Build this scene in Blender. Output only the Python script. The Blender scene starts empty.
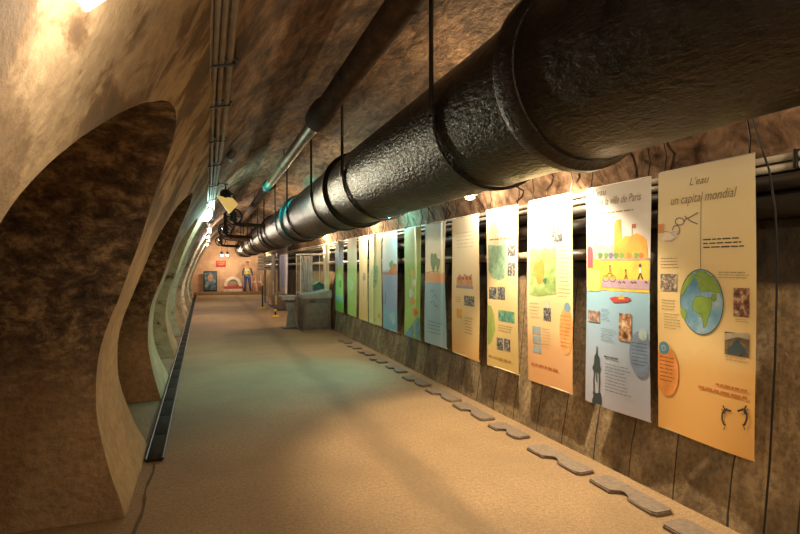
import bpy, bmesh, math, random
from mathutils import Vector, Matrix, noise
random.seed(7)
C = bpy.context.scene.collection
PI = math.pi
# ------------------------------------------------------------------ camera
F = 533.0; H = 1.65; VPX = 208.0; VPY = 267.0
TH = math.atan((400-VPX)/F); CO = math.cos(TH); SI = math.sin(TH)
cam = bpy.data.cameras.new('camera'); co = bpy.data.objects.new('camera', cam); C.objects.link(co)
co.location = (0, 0, H); co.rotation_euler = (PI/2, 0, -TH)
cam.sensor_width = 36; cam.lens = F*36/800; cam.clip_start = .05
bpy.context.scene.camera = co

def Y_at(px, X):                      # distance along the tunnel of a sight line on the plane x = X
    d = X*F/(CO*(px-VPX)); return (d - X*SI)/CO
def depth(X, Y): return X*SI + Y*CO
def Z_at(py, X, Y): return H - (py-VPY)/F*depth(X, Y)

# ------------------------------------------------------------------ materials
def lin(c):
    return tuple(((v/12.92) if v <= .04045 else ((v+.055)/1.055)**2.4) for v in c[:3]) + (1,)
def hexc(h): return tuple(int(h[i:i+2], 16)/255 for i in (0, 2, 4))
class NT:
    def __init__(s, name, rough=.8, metal=0.0, spec=None):
        s.m = bpy.data.materials.new(name); s.m.use_nodes = True
        s.t = s.m.node_tree; s.b = s.t.nodes['Principled BSDF']
        s.b.inputs['Roughness'].default_value = rough; s.b.inputs['Metallic'].default_value = metal
        if spec is not None: s.b.inputs['Specular IOR Level'].default_value = spec
    def n(s, typ, **kw):
        nd = s.t.nodes.new(typ)
        for k, v in kw.items():
            if hasattr(nd, k): setattr(nd, k, v)
            else: nd.inputs[k.replace('_', ' ')].default_value = v
        return nd
    def l(s, a, b): s.t.links.new(a, b)
    def coord(s, scale=(1, 1, 1), rot=(0, 0, 0), out='Object'):
        tc = s.n('ShaderNodeTexCoord'); mp = s.n('ShaderNodeMapping')
        mp.inputs['Scale'].default_value = scale; mp.inputs['Rotation'].default_value = rot
        s.l(tc.outputs[out], mp.inputs[0]); return mp.outputs[0]
    def noise(s, vec, scale, detail=4, rough=.55, dist=0):
        nd = s.n('ShaderNodeTexNoise'); nd.inputs['Scale'].default_value = scale
        nd.inputs['Detail'].default_value = detail; nd.inputs['Roughness'].default_value = rough
        nd.inputs['Distortion'].default_value = dist
        s.l(vec, nd.inputs['Vector']); return nd.outputs[0]
    def ramp(s, fac, stops, interp='LINEAR'):
        r = s.n('ShaderNodeValToRGB'); r.color_ramp.interpolation = interp
        e = r.color_ramp.elements
        while len(e) < len(stops): e.new(.5)
        for el, (p, c) in zip(e, stops):
            el.position = p; el.color = lin(c) if not isinstance(c, (int, float)) else (c, c, c, 1)
        s.l(fac, r.inputs[0]); return r.outputs[0]
    def mix(s, fac, a, b, mode='MIX'):
        m = s.n('ShaderNodeMix'); m.data_type = 'RGBA'; m.blend_type = mode
        for val, sock in ((fac, m.inputs[0]), (a, m.inputs[6]), (b, m.inputs[7])):
            if isinstance(val, (int, float)): sock.default_value = val
            elif isinstance(val, tuple): sock.default_value = lin(val)
            else: s.l(val, sock)
        return m.outputs[2]
    def math(s, op, a, b=None):
        m = s.n('ShaderNodeMath'); m.operation = op
        for v, k in ((a, 0), (b, 1)):
            if v is None: continue
            if isinstance(v, (int, float)): m.inputs[k].default_value = v
            else: s.l(v, m.inputs[k])
        return m.outputs[0]
    def base(s, c):
        if isinstance(c, tuple): s.b.inputs['Base Color'].default_value = lin(c)
        else: s.l(c, s.b.inputs['Base Color'])
        return s
    def bump(s, h, strength=.5, dist=.02):
        b = s.n('ShaderNodeBump'); b.inputs['Strength'].default_value = strength; b.inputs['Distance'].default_value = dist
        s.l(h, b.inputs['Height']); s.l(b.outputs[0], s.b.inputs['Normal']); return s
MC = {}
def flat(col, rough=.7, metal=0, name=None, spec=None, var=.12):
    """procedural plain paint with a slight mottling"""
    if isinstance(col, str): col = hexc(col)
    k = (col, rough, metal, spec)
    if k in MC: return MC[k]
    t = NT(name or 'paint', rough, metal, spec)
    v = t.noise(t.coord(), 9, 3)
    d = tuple(max(0, c*(1-var)) for c in col); e = tuple(min(1, c*(1+var*.5)) for c in col)
    t.base(t.ramp(v, [(.3, d), (.7, e)]))
    MC[k] = t.m; return t.m
def emit(col, strength, name='lamp_glow'):
    t = NT(name, .4); t.base(col)
    t.b.inputs['Emission Color'].default_value = lin(col); t.b.inputs['Emission Strength'].default_value = strength
    return t.m

# plaster of the left wall
t = NT('plaster', .85)
v = t.coord()
n1 = t.noise(v, 2.4, 6, .6, .3); n2 = t.noise(v, 14, 5, .6); n3 = t.noise(v, .8, 2)
c = t.ramp(n3, [(.35, hexc('9c8462')), (.65, hexc('bea67e'))])
stain = t.ramp(n1, [(.41, hexc('54452f')), (.47, hexc('94795a')), (.53, hexc('ffffff'))])
tc = t.n('ShaderNodeTexCoord'); sp = t.n('ShaderNodeSeparateXYZ'); t.l(tc.outputs['Object'], sp.inputs[0])
mr = t.n('ShaderNodeMapRange'); mr.inputs[1].default_value = 1.5; mr.inputs[2].default_value = 2.2; mr.inputs[3].default_value = .12; mr.inputs[4].default_value = .8; t.l(sp.outputs[2], mr.inputs[0])
c = t.mix(mr.outputs[0], c, stain, 'MULTIPLY')
c = t.mix(t.ramp(n2, [(.35, .35), (.6, 0.0)]), c, hexc('6e563c'))
t.base(c); hb = t.mix(.35, n2, n1); t.bump(hb, .55, .035)
M_plaster = t.m
# rough dark masonry in the recesses, smoother cement low down
t = NT('dark_masonry', .9)
v = t.coord(); tc = t.n('ShaderNodeTexCoord'); sp = t.n('ShaderNodeSeparateXYZ'); t.l(tc.outputs['Object'], sp.inputs[0])
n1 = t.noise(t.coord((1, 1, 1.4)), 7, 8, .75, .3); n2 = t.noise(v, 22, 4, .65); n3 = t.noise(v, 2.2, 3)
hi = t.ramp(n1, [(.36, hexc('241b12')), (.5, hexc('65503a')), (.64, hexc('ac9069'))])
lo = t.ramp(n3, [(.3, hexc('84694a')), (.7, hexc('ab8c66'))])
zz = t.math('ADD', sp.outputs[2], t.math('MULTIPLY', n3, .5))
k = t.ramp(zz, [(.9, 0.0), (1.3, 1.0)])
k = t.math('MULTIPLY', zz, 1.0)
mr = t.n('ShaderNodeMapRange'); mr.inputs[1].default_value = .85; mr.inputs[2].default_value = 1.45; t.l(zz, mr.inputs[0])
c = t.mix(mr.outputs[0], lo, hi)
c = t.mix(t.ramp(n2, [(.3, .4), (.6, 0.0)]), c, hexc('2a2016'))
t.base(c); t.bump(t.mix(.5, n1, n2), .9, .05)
M_masonry = t.m
t = NT('lit_masonry', .9)  # far recess reveals: greenish plaster with lamp light painted into its pale colour
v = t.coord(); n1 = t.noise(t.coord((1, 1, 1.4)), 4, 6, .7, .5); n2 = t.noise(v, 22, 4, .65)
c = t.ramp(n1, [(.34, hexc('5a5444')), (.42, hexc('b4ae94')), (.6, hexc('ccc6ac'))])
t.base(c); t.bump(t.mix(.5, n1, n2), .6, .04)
M_masonry_lit = t.m
# ceiling
t = NT('vault_stone', .85)
v = t.coord((1, 1, 1)); vs = t.coord((2.8, .8, 1.2), (0, 0, .7))
n1 = t.noise(vs, 3.2, 6, .62, .5); n2 = t.noise(v, 18, 4, .6); n3 = t.noise(v, 1.1, 4, .6)
c = t.ramp(n1, [(.34, hexc('46372a')), (.5, hexc('84684f')), (.66, hexc('aa896a'))])
c = t.mix(t.ramp(n3, [(.36, .8), (.46, 0.0)]), c, hexc('352a20'))
c = t.mix(t.ramp(n2, [(.35, .4), (.6, 0.0)]), c, hexc('4a3424'))
t.base(c); t.bump(t.mix(.4, n1, n2), .8, .05)
M_ceiling = t.m
# right wall: board-marked panels low, pinkish stone above
t = NT('wall_panels', .85)
tc = t.n('ShaderNodeTexCoord'); sp = t.n('ShaderNodeSeparateXYZ'); t.l(tc.outputs['Object'], sp.inputs[0])
v = t.coord(); n1 = t.noise(t.coord((1, 1, .6)), 3, 6, .65, .4); n2 = t.noise(v, 25, 4, .6); n3 = t.noise(t.coord((1, 2.4, .5)), 1.7, 3)
yy = t.math('ADD', sp.outputs[1], t.math('MULTIPLY', n3, .10))
u = t.math('MULTIPLY', yy, 1/.42); fr = t.math('FRACT', u); fl = t.math('FLOOR', u)
wn = t.n('ShaderNodeTexWhiteNoise'); wn.noise_dimensions = '1D'; t.l(fl, wn.inputs['W'])
line = t.math('LESS_THAN', fr, .03)
c = t.ramp(n1, [(.34, hexc('76654c')), (.5, hexc('a08a68')), (.66, hexc('c2aa84'))])
c = t.mix(t.math('MULTIPLY', wn.outputs[0], .45), c, hexc('5a4a3a'), 'MULTIPLY')
c = t.mix(t.ramp(n2, [(.36, .5), (.58, 0.0)]), c, hexc('4a3826'))
c = t.mix(t.math('MULTIPLY', line, .9), c, hexc('1c130c'))
up = t.ramp(t.noise(t.coord((1, 1, 1), (.5, 0, 0)), 5, 6, .65, .7), [(.32, hexc('4e3a2c')), (.48, hexc('94745c')), (.66, hexc('c4a48a'))])
mr = t.n('ShaderNodeMapRange'); mr.inputs[1].default_value = 1.5; mr.inputs[2].default_value = 1.56; t.l(sp.outputs[2], mr.inputs[0])
mr2 = t.n('ShaderNodeMapRange'); mr2.inputs[1].default_value = 2.28; mr2.inputs[2].default_value = 2.34; t.l(sp.outputs[2], mr2.inputs[0])
c = t.mix(mr.outputs[0], c, t.ramp(n1, [(.3, hexc('1d1610')), (.7, hexc('4a3c2c'))]))
c = t.mix(mr2.outputs[0], c, up)
t.base(c); hh = t.mix(line, t.mix(.4, n1, n2), (0, 0, 0)); t.bump(hh, .6, .04)
M_wallr = t.m
# floor
t = NT('sandy_concrete', .82)
tc = t.n('ShaderNodeTexCoord'); sp = t.n('ShaderNodeSeparateXYZ'); t.l(tc.outputs['Object'], sp.inputs[0])
v = t.coord(); n1 = t.noise(v, .9, 5, .6, .3); n2 = t.noise(v, 34, 6, .8); n3 = t.noise(t.coord((1, .35, 1)), 2.5, 5, .65); n4 = t.noise(v, 95, 5, .8)
c = t.ramp(n1, [(.3, hexc('846a4c')), (.7, hexc('a0835e'))])
c = t.mix(t.ramp(n2, [(.40, .6), (.56, 0.0)]), c, hexc('6c573c'))
c = t.mix(t.ramp(n4, [(.56, 0.0), (.68, .8)]), c, hexc('d6bf94'))
xs = t.math('ADD', sp.outputs[0], t.math('MULTIPLY', n3, .5))
dx = t.math('ABSOLUTE', t.math('SUBTRACT', xs, 1.80))
mr = t.n('ShaderNodeMapRange'); mr.inputs[1].default_value = .05; mr.inputs[2].default_value = .22; mr.inputs[3].default_value = .6; mr.inputs[4].default_value = 0; t.l(dx, mr.inputs[0])
c = t.mix(mr.outputs[0], c, hexc('6d583e'))
t.base(c); t.bump(t.mix(.5, n2, n4), .5, .012)
M_floor = t.m
# black coated iron
t = NT('black_coated_iron', .34)
v = t.coord((1, .35, 1)); n1 = t.noise(v, 42, 4, .6, .2); n2 = t.noise(t.coord(), 60, 3, .6); n3 = t.noise(t.coord(), 7, 4)
c = t.ramp(n3, [(.35, hexc('0f0c0a')), (.7, hexc('221c16'))])
c = t.mix(t.ramp(n2, [(.66, 0.0), (.74, .6)]), c, hexc('5a3c20'))
t.base(c); t.bump(n1, .6, .02); t.l(t.ramp(n3, [(.3, .28), (.7, .42)]), t.b.inputs['Roughness'])
M_iron = t.m
t = NT('rusty_iron', .85, spec=.2)
n1 = t.noise(t.coord((1, .4, 1)), 12, 5, .65); t.base(t.ramp(n1, [(.3, hexc('33241a')), (.6, hexc('503c2a')), (.8, hexc('6e5640'))])); t.bump(n1, .4, .01)
M_rust = t.m
t = NT('dull_zinc', .45, .6)
n1 = t.noise(t.coord((1, .4, 1)), 10, 5, .65); t.base(t.ramp(n1, [(.3, hexc('6a5a46')), (.7, hexc('a08c70'))])); t.bump(n1, .3, .01)
M_zinc = t.m
t = NT('painted_wall_pipe', .55, .0)
n1 = t.noise(t.coord((1, .3, 1)), 9, 4); t.base(t.ramp(n1, [(.3, hexc('1a1512')), (.7, hexc('362d25'))]))
M_dpipe = t.m
M_white = flat('d9d2c4', .4, name='white_conduit')
M_cond = flat('98897a', .5, .2, name='grey_conduit')
M_black = flat('17130f', .5, name='black_metal')
t = NT('grey_rubber', .75)
n1 = t.noise(t.coord(), 30, 4, .6); t.base(t.ramp(n1, [(.3, hexc('62544a')), (.7, hexc('80705f'))])); t.bump(n1, .2, .004)
M_rubber = t.m
t = NT('gutter_cover', .9, spec=.1)
n1 = t.noise(t.coord((1, .3, 1)), 14, 5, .65); t.base(t.ramp(n1, [(.3, hexc('16130f')), (.7, hexc('38322a'))])); t.bump(n1, .4, .01)
M_gutter = t.m
t = NT('end_wall_stone', .85)
n1 = t.noise(t.coord(), 2.2, 5, .6); t.base(t.ramp(n1, [(.3, hexc('b09078')), (.7, hexc('d8b49a'))])); t.bump(n1, .4, .03)
M_end = t.m
M_glass = NT('clear_acrylic', .06); M_glass.base((.93, .95, .95)); M_glass.b.inputs['Transmission Weight'].default_value = 1; M_glass.b.inputs['IOR'].default_value = 1.08
M_glass = M_glass.m

# ------------------------------------------------------------------ mesh helpers
class MB:
    def __init__(s): s.bm = bmesh.new(); s.uv = None
    def box(s, c, size, rot=None, bev=0):
        m = Matrix.Translation(c)
        if rot is not None: m = m @ rot
        r = bmesh.ops.create_cube(s.bm, size=1, matrix=m @ Matrix.Diagonal((*size, 1)))
        if bev:
            es = list({e for v in r['verts'] for e in v.link_edges})
            bmesh.ops.bevel(s.bm, geom=es, offset=bev, segments=2, affect='EDGES', profile=.6)
        return s
    def tube(s, pts, r, seg=12, cap=True):
        pts = [Vector(p) for p in pts]; n = len(pts)
        rs = r if isinstance(r, (list, tuple)) else [r]*n
        rings = []; ref = None
        for i, p in enumerate(pts):
            d = (pts[min(i+1, n-1)] - pts[max(i-1, 0)]).normalized()
            if ref is None: ref = Vector((0, 0, 1)) if abs(d.z) < .9 else Vector((1, 0, 0))
            a = (ref - d*ref.dot(d)).normalized(); b = d.cross(a); ref = a
            rings.append([s.bm.verts.new(p + (a*math.cos(q) + b*math.sin(q))*rs[i]) for q in [2*PI*k/seg for k in range(seg)]])
        for i in range(n-1):
            for k in range(seg):
                s.bm.faces.new((rings[i][k], rings[i][(k+1) % seg], rings[i+1][(k+1) % seg], rings[i+1][k]))
        if cap:
            s.bm.faces.new(rings[0][::-1]); s.bm.faces.new(rings[-1])
        return s
    def lathe(s, prof, M=None, seg=24):           # profile (r, z) about z
        M = M or Matrix(); rings = []
        for r, z in prof:
            rings.append([s.bm.verts.new(M @ Vector((r*math.cos(q), r*math.sin(q), z))) for q in [2*PI*k/seg for k in range(seg)]])
        for a, b in zip(rings, rings[1:]):
            for k in range(seg): s.bm.faces.new((a[k], a[(k+1) % seg], b[(k+1) % seg], b[k]))
        s.bm.faces.new(rings[0][::-1]); s.bm.faces.new(rings[-1]); return s
    def prism(s, poly, z0, z1, M=None):
        M = M or Matrix()
        a = [s.bm.verts.new(M @ Vector((x, y, z0))) for x, y in poly]; b = [s.bm.verts.new(M @ Vector((x, y, z1))) for x, y in poly]
        n = len(poly)
        for k in range(n): s.bm.faces.new((a[k], a[(k+1) % n], b[(k+1) % n], b[k]))
        s.bm.faces.new(a[::-1]); s.bm.faces.new(b); return s
    def ico(s, c, r, sub=2, sc=(1, 1, 1)):
        bmesh.ops.create_icosphere(s.bm, subdivisions=sub, radius=r, matrix=Matrix.Translation(c) @ Matrix.Diagonal((*sc, 1))); return s
    def grid(s, rows, mi=0, flip=False):          # rows of positions (equal length)
        vs = [[s.bm.verts.new(p) for p in r] for r in rows]
        for a, b in zip(vs, vs[1:]):
            for k in range(len(a)-1):
                q = (a[k], a[k+1], b[k+1], b[k])
                f = s.bm.faces.new(q[::-1] if flip else q); f.material_index = mi
        return s
    def build(s, name, mat, parent=None, smooth=True, recalc=True, angle=35):
        if recalc: bmesh.ops.recalc_face_normals(s.bm, faces=s.bm.faces)
        me = bpy.data.meshes.new(name)
        for f in s.bm.faces: f.smooth = smooth
        if smooth and angle:
            for e in s.bm.edges:
                if len(e.link_faces) == 2 and e.calc_face_angle(0) > math.radians(angle): e.smooth = False
        s.bm.to_mesh(me); s.bm.free()
        for m in (mat if isinstance(mat, (list, tuple)) else [mat]): me.materials.append(m)
        o = bpy.data.objects.new(name, me); C.objects.link(o)
        if parent: 
            o.parent = parent
            W = parent.location.copy(); pp = parent.parent
            while pp: W += pp.location; pp = pp.parent
            o.data.transform(Matrix.Translation(-W))
        return o
def tag(o, label, cat, group=None):
    o['label'] = label; o['category'] = cat
    if group: o['group'] = group
    return o
def thing(name, label, cat, loc=(0, 0, 0), group=None):
    o = bpy.data.objects.new(name, None); C.objects.link(o); o.location = loc; o.empty_display_size = .1
    return tag(o, label, cat, group)
def struct(o): o['kind'] = 'structure'; return o
def setorigin(o, loc):
    o.data.transform(Matrix.Translation(-Vector(loc))); o.location = loc; return o

# ------------------------------------------------------------------ the shell
PL = [(0, -.51), (.3, -.6), (.7, -.68), (1.0, -.67), (1.22, -.63), (1.5, -.53), (1.77, -.44), (2.02, -.35), (2.25, -.25), (2.5, -.13), (2.78, .02)]
def interp(tab, z):
    if z <= tab[0][0]: return tab[0][1]
    for i in range(len(tab)-1):
        (a, x0), (b, x1) = tab[i], tab[i+1]
        if z <= b:
            # catmull-rom for a smooth profile
            xm = tab[i-1][1] if i > 0 else x0; xp = tab[i+2][1] if i+2 < len(tab) else x1
            za = tab[i-1][0] if i > 0 else a-(b-a); zp = tab[i+2][0] if i+2 < len(tab) else b+(b-a)
            u = (z-a)/(b-a); m0 = (x1-xm)/(b-za)*(b-a); m1 = (xp-x0)/(zp-a)*(b-a)
            return (2*u**3-3*u*u+1)*x0 + (u**3-2*u*u+u)*m0 + (-2*u**3+3*u*u)*x1 + (u**3-u*u)*m1
    return tab[-1][1]
def bend(Y): return -.0093*max(0, Y-4)
def jit(p, amp=.018):
    p = Vector(p)
    return p + Vector((noise.noise(p*1.3), 0, noise.noise(p*1.3+Vector((9, 3, 1)))))*amp + Vector((noise.noise(p*5), 0, noise.noise(p*5+Vector((4, 7, 1)))))*amp*.25
YMIN, YMAX = -3.0, 34.0
ZT = 2.78; ZS = 1.25; APX = 2.34; PER = 3.3; HW = 1.25; YC0 = 2.66; BACK = -1.235
def wl(Y, z): return jit((interp(PL, z) + bend(Y)*(1-z/3.6), Y, z))
def arch(u): return ZS + (APX-ZS)*max(0, 1-abs(u)**2.2)**(1/2.0)
ARC = [(1.40, 1.25), (1.415, 1.5), (1.48, 1.755), (1.59, 1.88), (1.77, 2.02), (2.10, 2.21), (2.36, 2.315), (2.66, 2.41), (2.96, 2.455), (3.24, 2.41), (3.48, 2.285), (3.70, 2.07), (3.84, 1.80), (3.9, 1.5), (3.91, 1.25)]
def arc_pts(n=4):
    out = []
    for i in range(len(ARC)-1):
        p0 = ARC[max(i-1, 0)]; p1 = ARC[i]; p2 = ARC[i+1]; p3 = ARC[min(i+2, len(ARC)-1)]
        for j in range(n):
            u = j/n; f = lambda a, b, c, d: .5*(2*b+(c-a)*u+(2*a-5*b+4*c-d)*u*u+(3*b-a-3*c+d)*u**3)
            out.append((f(p0[0], p1[0], p2[0], p3[0]), f(p0[1], p1[1], p2[1], p3[1])))
    out.append(ARC[-1]); return [(y-ARC[0][0], z) for y, z in out]
AP = arc_pts(); AW = ARC[-1][0]-ARC[0][0]
def flare(z): return .7*max(0, (1.2-z)/1.2)**1.5
mb = MB()
zlow = [ZS*i/12 for i in range(13)]
def ups(z0): return [z0+(ZT-z0)*i/18 for i in range(19)]
def pillar(y0, y1, n):
    ys = [y0+(y1-y0)*i/n for i in range(n+1)]
    zs = zlow[:-1] + ups(ZS)
    mb.grid([[wl(y, z) for z in zs] for y in ys], 0)
ks = list(range(-1, 9)); prev = YMIN
for k in ks:
    yn = ARC[0][0] + PER*k; yf = yn+AW; yc = (yn+yf)/2
    pillar(prev, yn, 8)
    mb.grid([[wl(yn+a, z) for z in ups(h)] for a, h in AP], 0)
    # flared foot of the near jamb (tunnel face)
    mb.grid([[wl(yn+flare(z)*i/6, z) for z in zlow] for i in range(7)], 0)
    # reveals
    MI = 1 if k < 2 else 2  # farther recesses take the masonry with lamp light in its colour
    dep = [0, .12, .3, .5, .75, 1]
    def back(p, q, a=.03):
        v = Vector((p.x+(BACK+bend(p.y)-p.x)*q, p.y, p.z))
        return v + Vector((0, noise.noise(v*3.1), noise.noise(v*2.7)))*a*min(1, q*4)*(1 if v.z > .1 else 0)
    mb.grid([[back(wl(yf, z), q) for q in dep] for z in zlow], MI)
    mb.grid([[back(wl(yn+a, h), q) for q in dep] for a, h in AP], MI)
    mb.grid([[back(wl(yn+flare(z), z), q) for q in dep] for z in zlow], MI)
    mb.grid([[(BACK+bend(y)-.01, y, z) for z in (-.02, .6, 1.2, 1.8, 2.6)] for y in (yn-.05, yc, yf+.05)], 0)  # back wall takes the lighter plaster to stand for light falling on it
    prev = yf
pillar(prev, YMAX, 8)
o = struct(mb.build('wall_left', [M_plaster, M_masonry, M_masonry_lit], recalc=False))

PC = [(.02, 2.78), (.2, 3.04), (.5, 3.36), (.9, 3.62), (1.3, 3.75), (1.7, 3.76), (2.1, 3.66), (2.5, 3.42), (2.85, 3.1), (3.05, 2.86), (3.18, 2.62)]
def wc(X, Y, z): return jit((X + bend(Y)*max(0, 1-z/3.6)*(1 if X < 1 else 0), Y, z), .022)
ny = 160; mb = MB(); cs = []
for i in range(len(PC)-1):
    for j in range(3): 
        u = j/3; cs.append((PC[i][0]*(1-u)+PC[i+1][0]*u, None))
xs = [c[0] for c in cs] + [PC[-1][0]]
def zc(x):
    if x <= .02: return 2.78
    return interp(PC, x)
rows = []
for i in range(ny+1):
    Y = YMIN+(YMAX-YMIN)*i/ny
    rows.append([wc(x, Y, zc(x)) for x in xs])
mb.grid(rows); struct(mb.build('ceiling', M_ceiling, recalc=False))
PR = [(0, 3.10), (.5, 3.175), (1.1, 3.23), (1.5, 3.28), (1.9, 3.33), (2.3, 3.31), (2.62, 3.18)]
mb = MB(); zs = [2.62*i/30 for i in range(31)]
mb.grid([[jit((interp(PR, z), YMIN+(YMAX-YMIN)*i/ny, z), .014 if z < 1.5 else .022) for z in zs] for i in range(ny+1)])
struct(mb.build('wall_right', M_wallr, recalc=False))
mb = MB(); mb.grid([[(x, y, 0) for x in (-1.7, -.5, 1, 2, 3.2)] for y in (YMIN-.1, 0, 5, 15, 25, YMAX+.1)])
struct(mb.build('floor', M_floor))
# end walls follow the vault outline
def endwall(name, Y, mat):
    loop = [(-1.7, 0), (-1.7, 2.4)] + [(interp(PL, 2.4)-.1, 2.5)] + [(x-.03, zc(x)+.05) for x in xs] + [(3.4, 2.6), (3.45, 1.9), (3.2, 0)]
    m = MB(); m.prism(loop, 0, .12, Matrix(((1, 0, 0, 0), (0, 0, -1, Y), (0, 1, 0, 0), (0, 0, 0, 1))))
    struct(m.build(name, mat, smooth=False))
endwall('wall_far', YMAX, M_end); endwall('wall_back', YMIN, M_ceiling)
m = MB(); m.box((1.2, 33.55, .09), (3.9, .8, .18), bev=.02)
o = struct(m.build('trim_1', flat('8a7358', .8))); 

# gutter channel cover along the left
ga, gb = Vector((-.43, 4.95, 0)), Vector((-.69, 33.2, 0))
mb = MB(); n = 40
for i in range(n):
    p = ga.lerp(gb, i/n); q = ga.lerp(gb, (i+.985)/n); 
    rot = Matrix.Rotation(-math.atan2(q.x-p.x, q.y-p.y), 4, 'Z')
    mb.box((p+q)/2 + Vector((0, 0, .012)), (.13, (q-p).length, .03), rot, .006)
g = thing('gutter_cover', 'long dark ribbed channel cover along the foot of the left pillars', 'drain cover', tuple(ga))
mb.build('cover_plate', M_gutter, g)
m = MB()
for s in (-1, 1):
    m.tube([ga+Vector((s*.066, 0, .02)), gb+Vector((s*.066, 0, .02))], .012, 8)
m.build('side_rail', M_black, g)
# rough crack in front of the cover
m = MB(); random.seed(3); L = []; R_ = []
for i in range(26):
    y = 4.9-2.6*i/25; x = -.425 + .01*math.sin(i*.9) - .0*i; w = .006+.009*random.random()
    L.append((x-w, y, .004)); R_.append((x+w, y, .004))
m.grid([L, R_]); struct(m.build('trim_2', flat('5c482e', .9)))

# ------------------------------------------------------------------ the big pipe
PX, PZ, PR0 = 2.0, 2.733, .485
root = thing('water_main', 'huge black coated water main running the tunnel length under the vault', 'pipe', (PX, 0, PZ))
RING = [2.53 + 4.7*i for i in range(-1, 7)]
MY = Matrix(((1, 0, 0, 0), (0, 0, 1, 0), (0, 1, 0, 0), (0, 0, 0, 1)))    # lathe axis -> +Y
YE = 33.9
bounds = [-2.9] + [r for r in RING if r > -2.8] + [YE]
for a, b in zip(bounds, bounds[1:]):
    mb = MB(); nn = max(6, int((b-a)/.14)); seg = 72
    rows = []
    for i in range(nn+1):
        y = a+(b-a)*i/nn; row = []
        for k in range(seg+1):
            q = 2*PI*k/seg; p = Vector((math.cos(q), y, math.sin(q)))
            r = PR0 + .004*noise.noise(Vector((p.x*4, y*3, p.z*4))) + .002*noise.noise(Vector((p.x*14, y*9, p.z*14)))
            row.append((PX+p.x*r, y, PZ+p.z*r))
        rows.append(row)
    mb.grid(rows)
    bmesh.ops.remove_doubles(mb.bm, verts=mb.bm.verts, dist=1e-4)
    mb.build('pipe_section', M_iron, root)
for r in RING:
    if r < -2.8: continue
    mb = MB()
    mb.lathe([(PR0-.03, r-.10), (PR0+.012, r-.09), (PR0+.03, r-.05), (PR0+.05, r-.03), (PR0+.055, r+.03), (PR0+.04, r+.06), (PR0+.02, r+.09), (PR0-.03, r+.12)],
             Matrix.Translation((PX, 0, PZ)) @ MY, 72)
    mb.build('joint_ring', M_iron, root)
hs = []
for r in RING:
    for off in (.97, 3.65):
        y = r+off
        if -1 < y < 32: hs.append(y)
ordn = ['first', 'second', 'third', 'fourth', 'fifth', 'sixth', 'seventh', 'eighth', 'ninth', 'tenth', 'eleventh', 'twelfth', 'thirteenth', 'fourteenth', 'fifteenth', 'sixteenth']
vis = 0
for y in hs:
    if y < 3: continue
    lab = 'black iron rod and strap hanger holding the big pipe, %s from the camera' % ordn[vis]; vis += 1
    g = thing('pipe_hanger', lab, 'pipe hanger', (PX, y, PZ), 'strap hangers of the big pipe')
    rr = PR0+.018; m = MB()
    for w in (-1, 1):
        pass
    rows = []
    for i in range(33):
        q = PI + PI*i/32
        ring = []
        for dr, dy in ((-.012, -.03), (.012, -.03), (.012, .03), (-.012, .03), (-.012, -.03)):
            ring.append((PX+math.cos(q)*(rr+dr), y+dy, PZ+math.sin(q)*(rr+dr)))
        rows.append(ring)
    m.grid(rows); m.build('strap', M_iron, g)
    for s in (-1, 1):
        x = PX+s*rr; zt = zc(x)+.04
        m = MB(); m.tube([(x, y, PZ-.02), (x, y, zt)], .017, 10); m.box((x, y, PZ+.03), (.05, .05, .07), bev=.006)
        m.build('rod', M_black, g)

# crown pipe
CX, CZ = 1.27, 3.47
root = thing('crown_pipe', 'brown rusty pipe hung along the crown of the vault beside the rods', 'pipe', (CX, 0, CZ))
T = Matrix.Translation((CX, 0, CZ)) @ MY
m = MB(); m.lathe([(.115, -2.8), (.115, 5.9), (.125, 5.95), (.15, 6.1), (.155, 6.4), (.15, 6.55), (.10, 6.57)], T, 32); m.build('near_section', M_rust, root)
m = MB(); m.lathe([(.088, 6.5), (.088, 12.3)], T, 28); m.build('middle_section', M_zinc, root)
m = MB(); m.lathe([(.09, 12.2), (.13, 12.22), (.13, 12.36), (.09, 12.38)], T, 28); m.build('collar', M_black, root)
m = MB(); m.lathe([(.10, 12.3), (.10, 20), (.12, 20.02), (.12, 20.3), (.10, 20.3), (.10, 33.8)], T, 24); m.build('far_section', M_rust, root)
for y in (9.6, 16, 22):
    m = MB(); m.tube([(CX, y, CZ+.05), (CX, y, zc(CX)+.03)], .012, 8)
    rows = [[(CX+math.cos(q)*(.125 if y < 6 else .1), y+dy, CZ+math.sin(q)*(.125 if y < 6 else .1)) for dy in (-.02, .02)] for q in [2*PI*i/24 for i in range(25)]]
    m.grid(rows); m.build('pipe_clip', M_black, root)

# conduit bundle, left of the crown
def cond_pos(X, Y): 
    p = wc(X, Y, zc(X)); return Vector((p.x, Y, p.z))
names = ['leftmost', 'second from left', 'third from left', 'rightmost']
for i, (x, r, mt) in enumerate(((.0, .017, M_cond), (.04, .015, M_cond), (.078, .015, M_cond), (.118, .019, M_cond))):
    m = MB(); m.tube([Vector((x + .008*math.sin(y*.9+i)+bend(y)*.25, y, 2.765+ (x)*.25 + .008*math.sin(y*1.7+i))) for y in [-2.5+.5*j for j in range(0, 72)]], r, 8)
    o = m.build('cable_conduit', mt); setorigin(o, (x, 0, 2.75))
    tag(o, 'thin cable conduit under the left vault, %s of the four in the bundle' % names[i], 'conduit', 'cable conduits under the vault')
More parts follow.
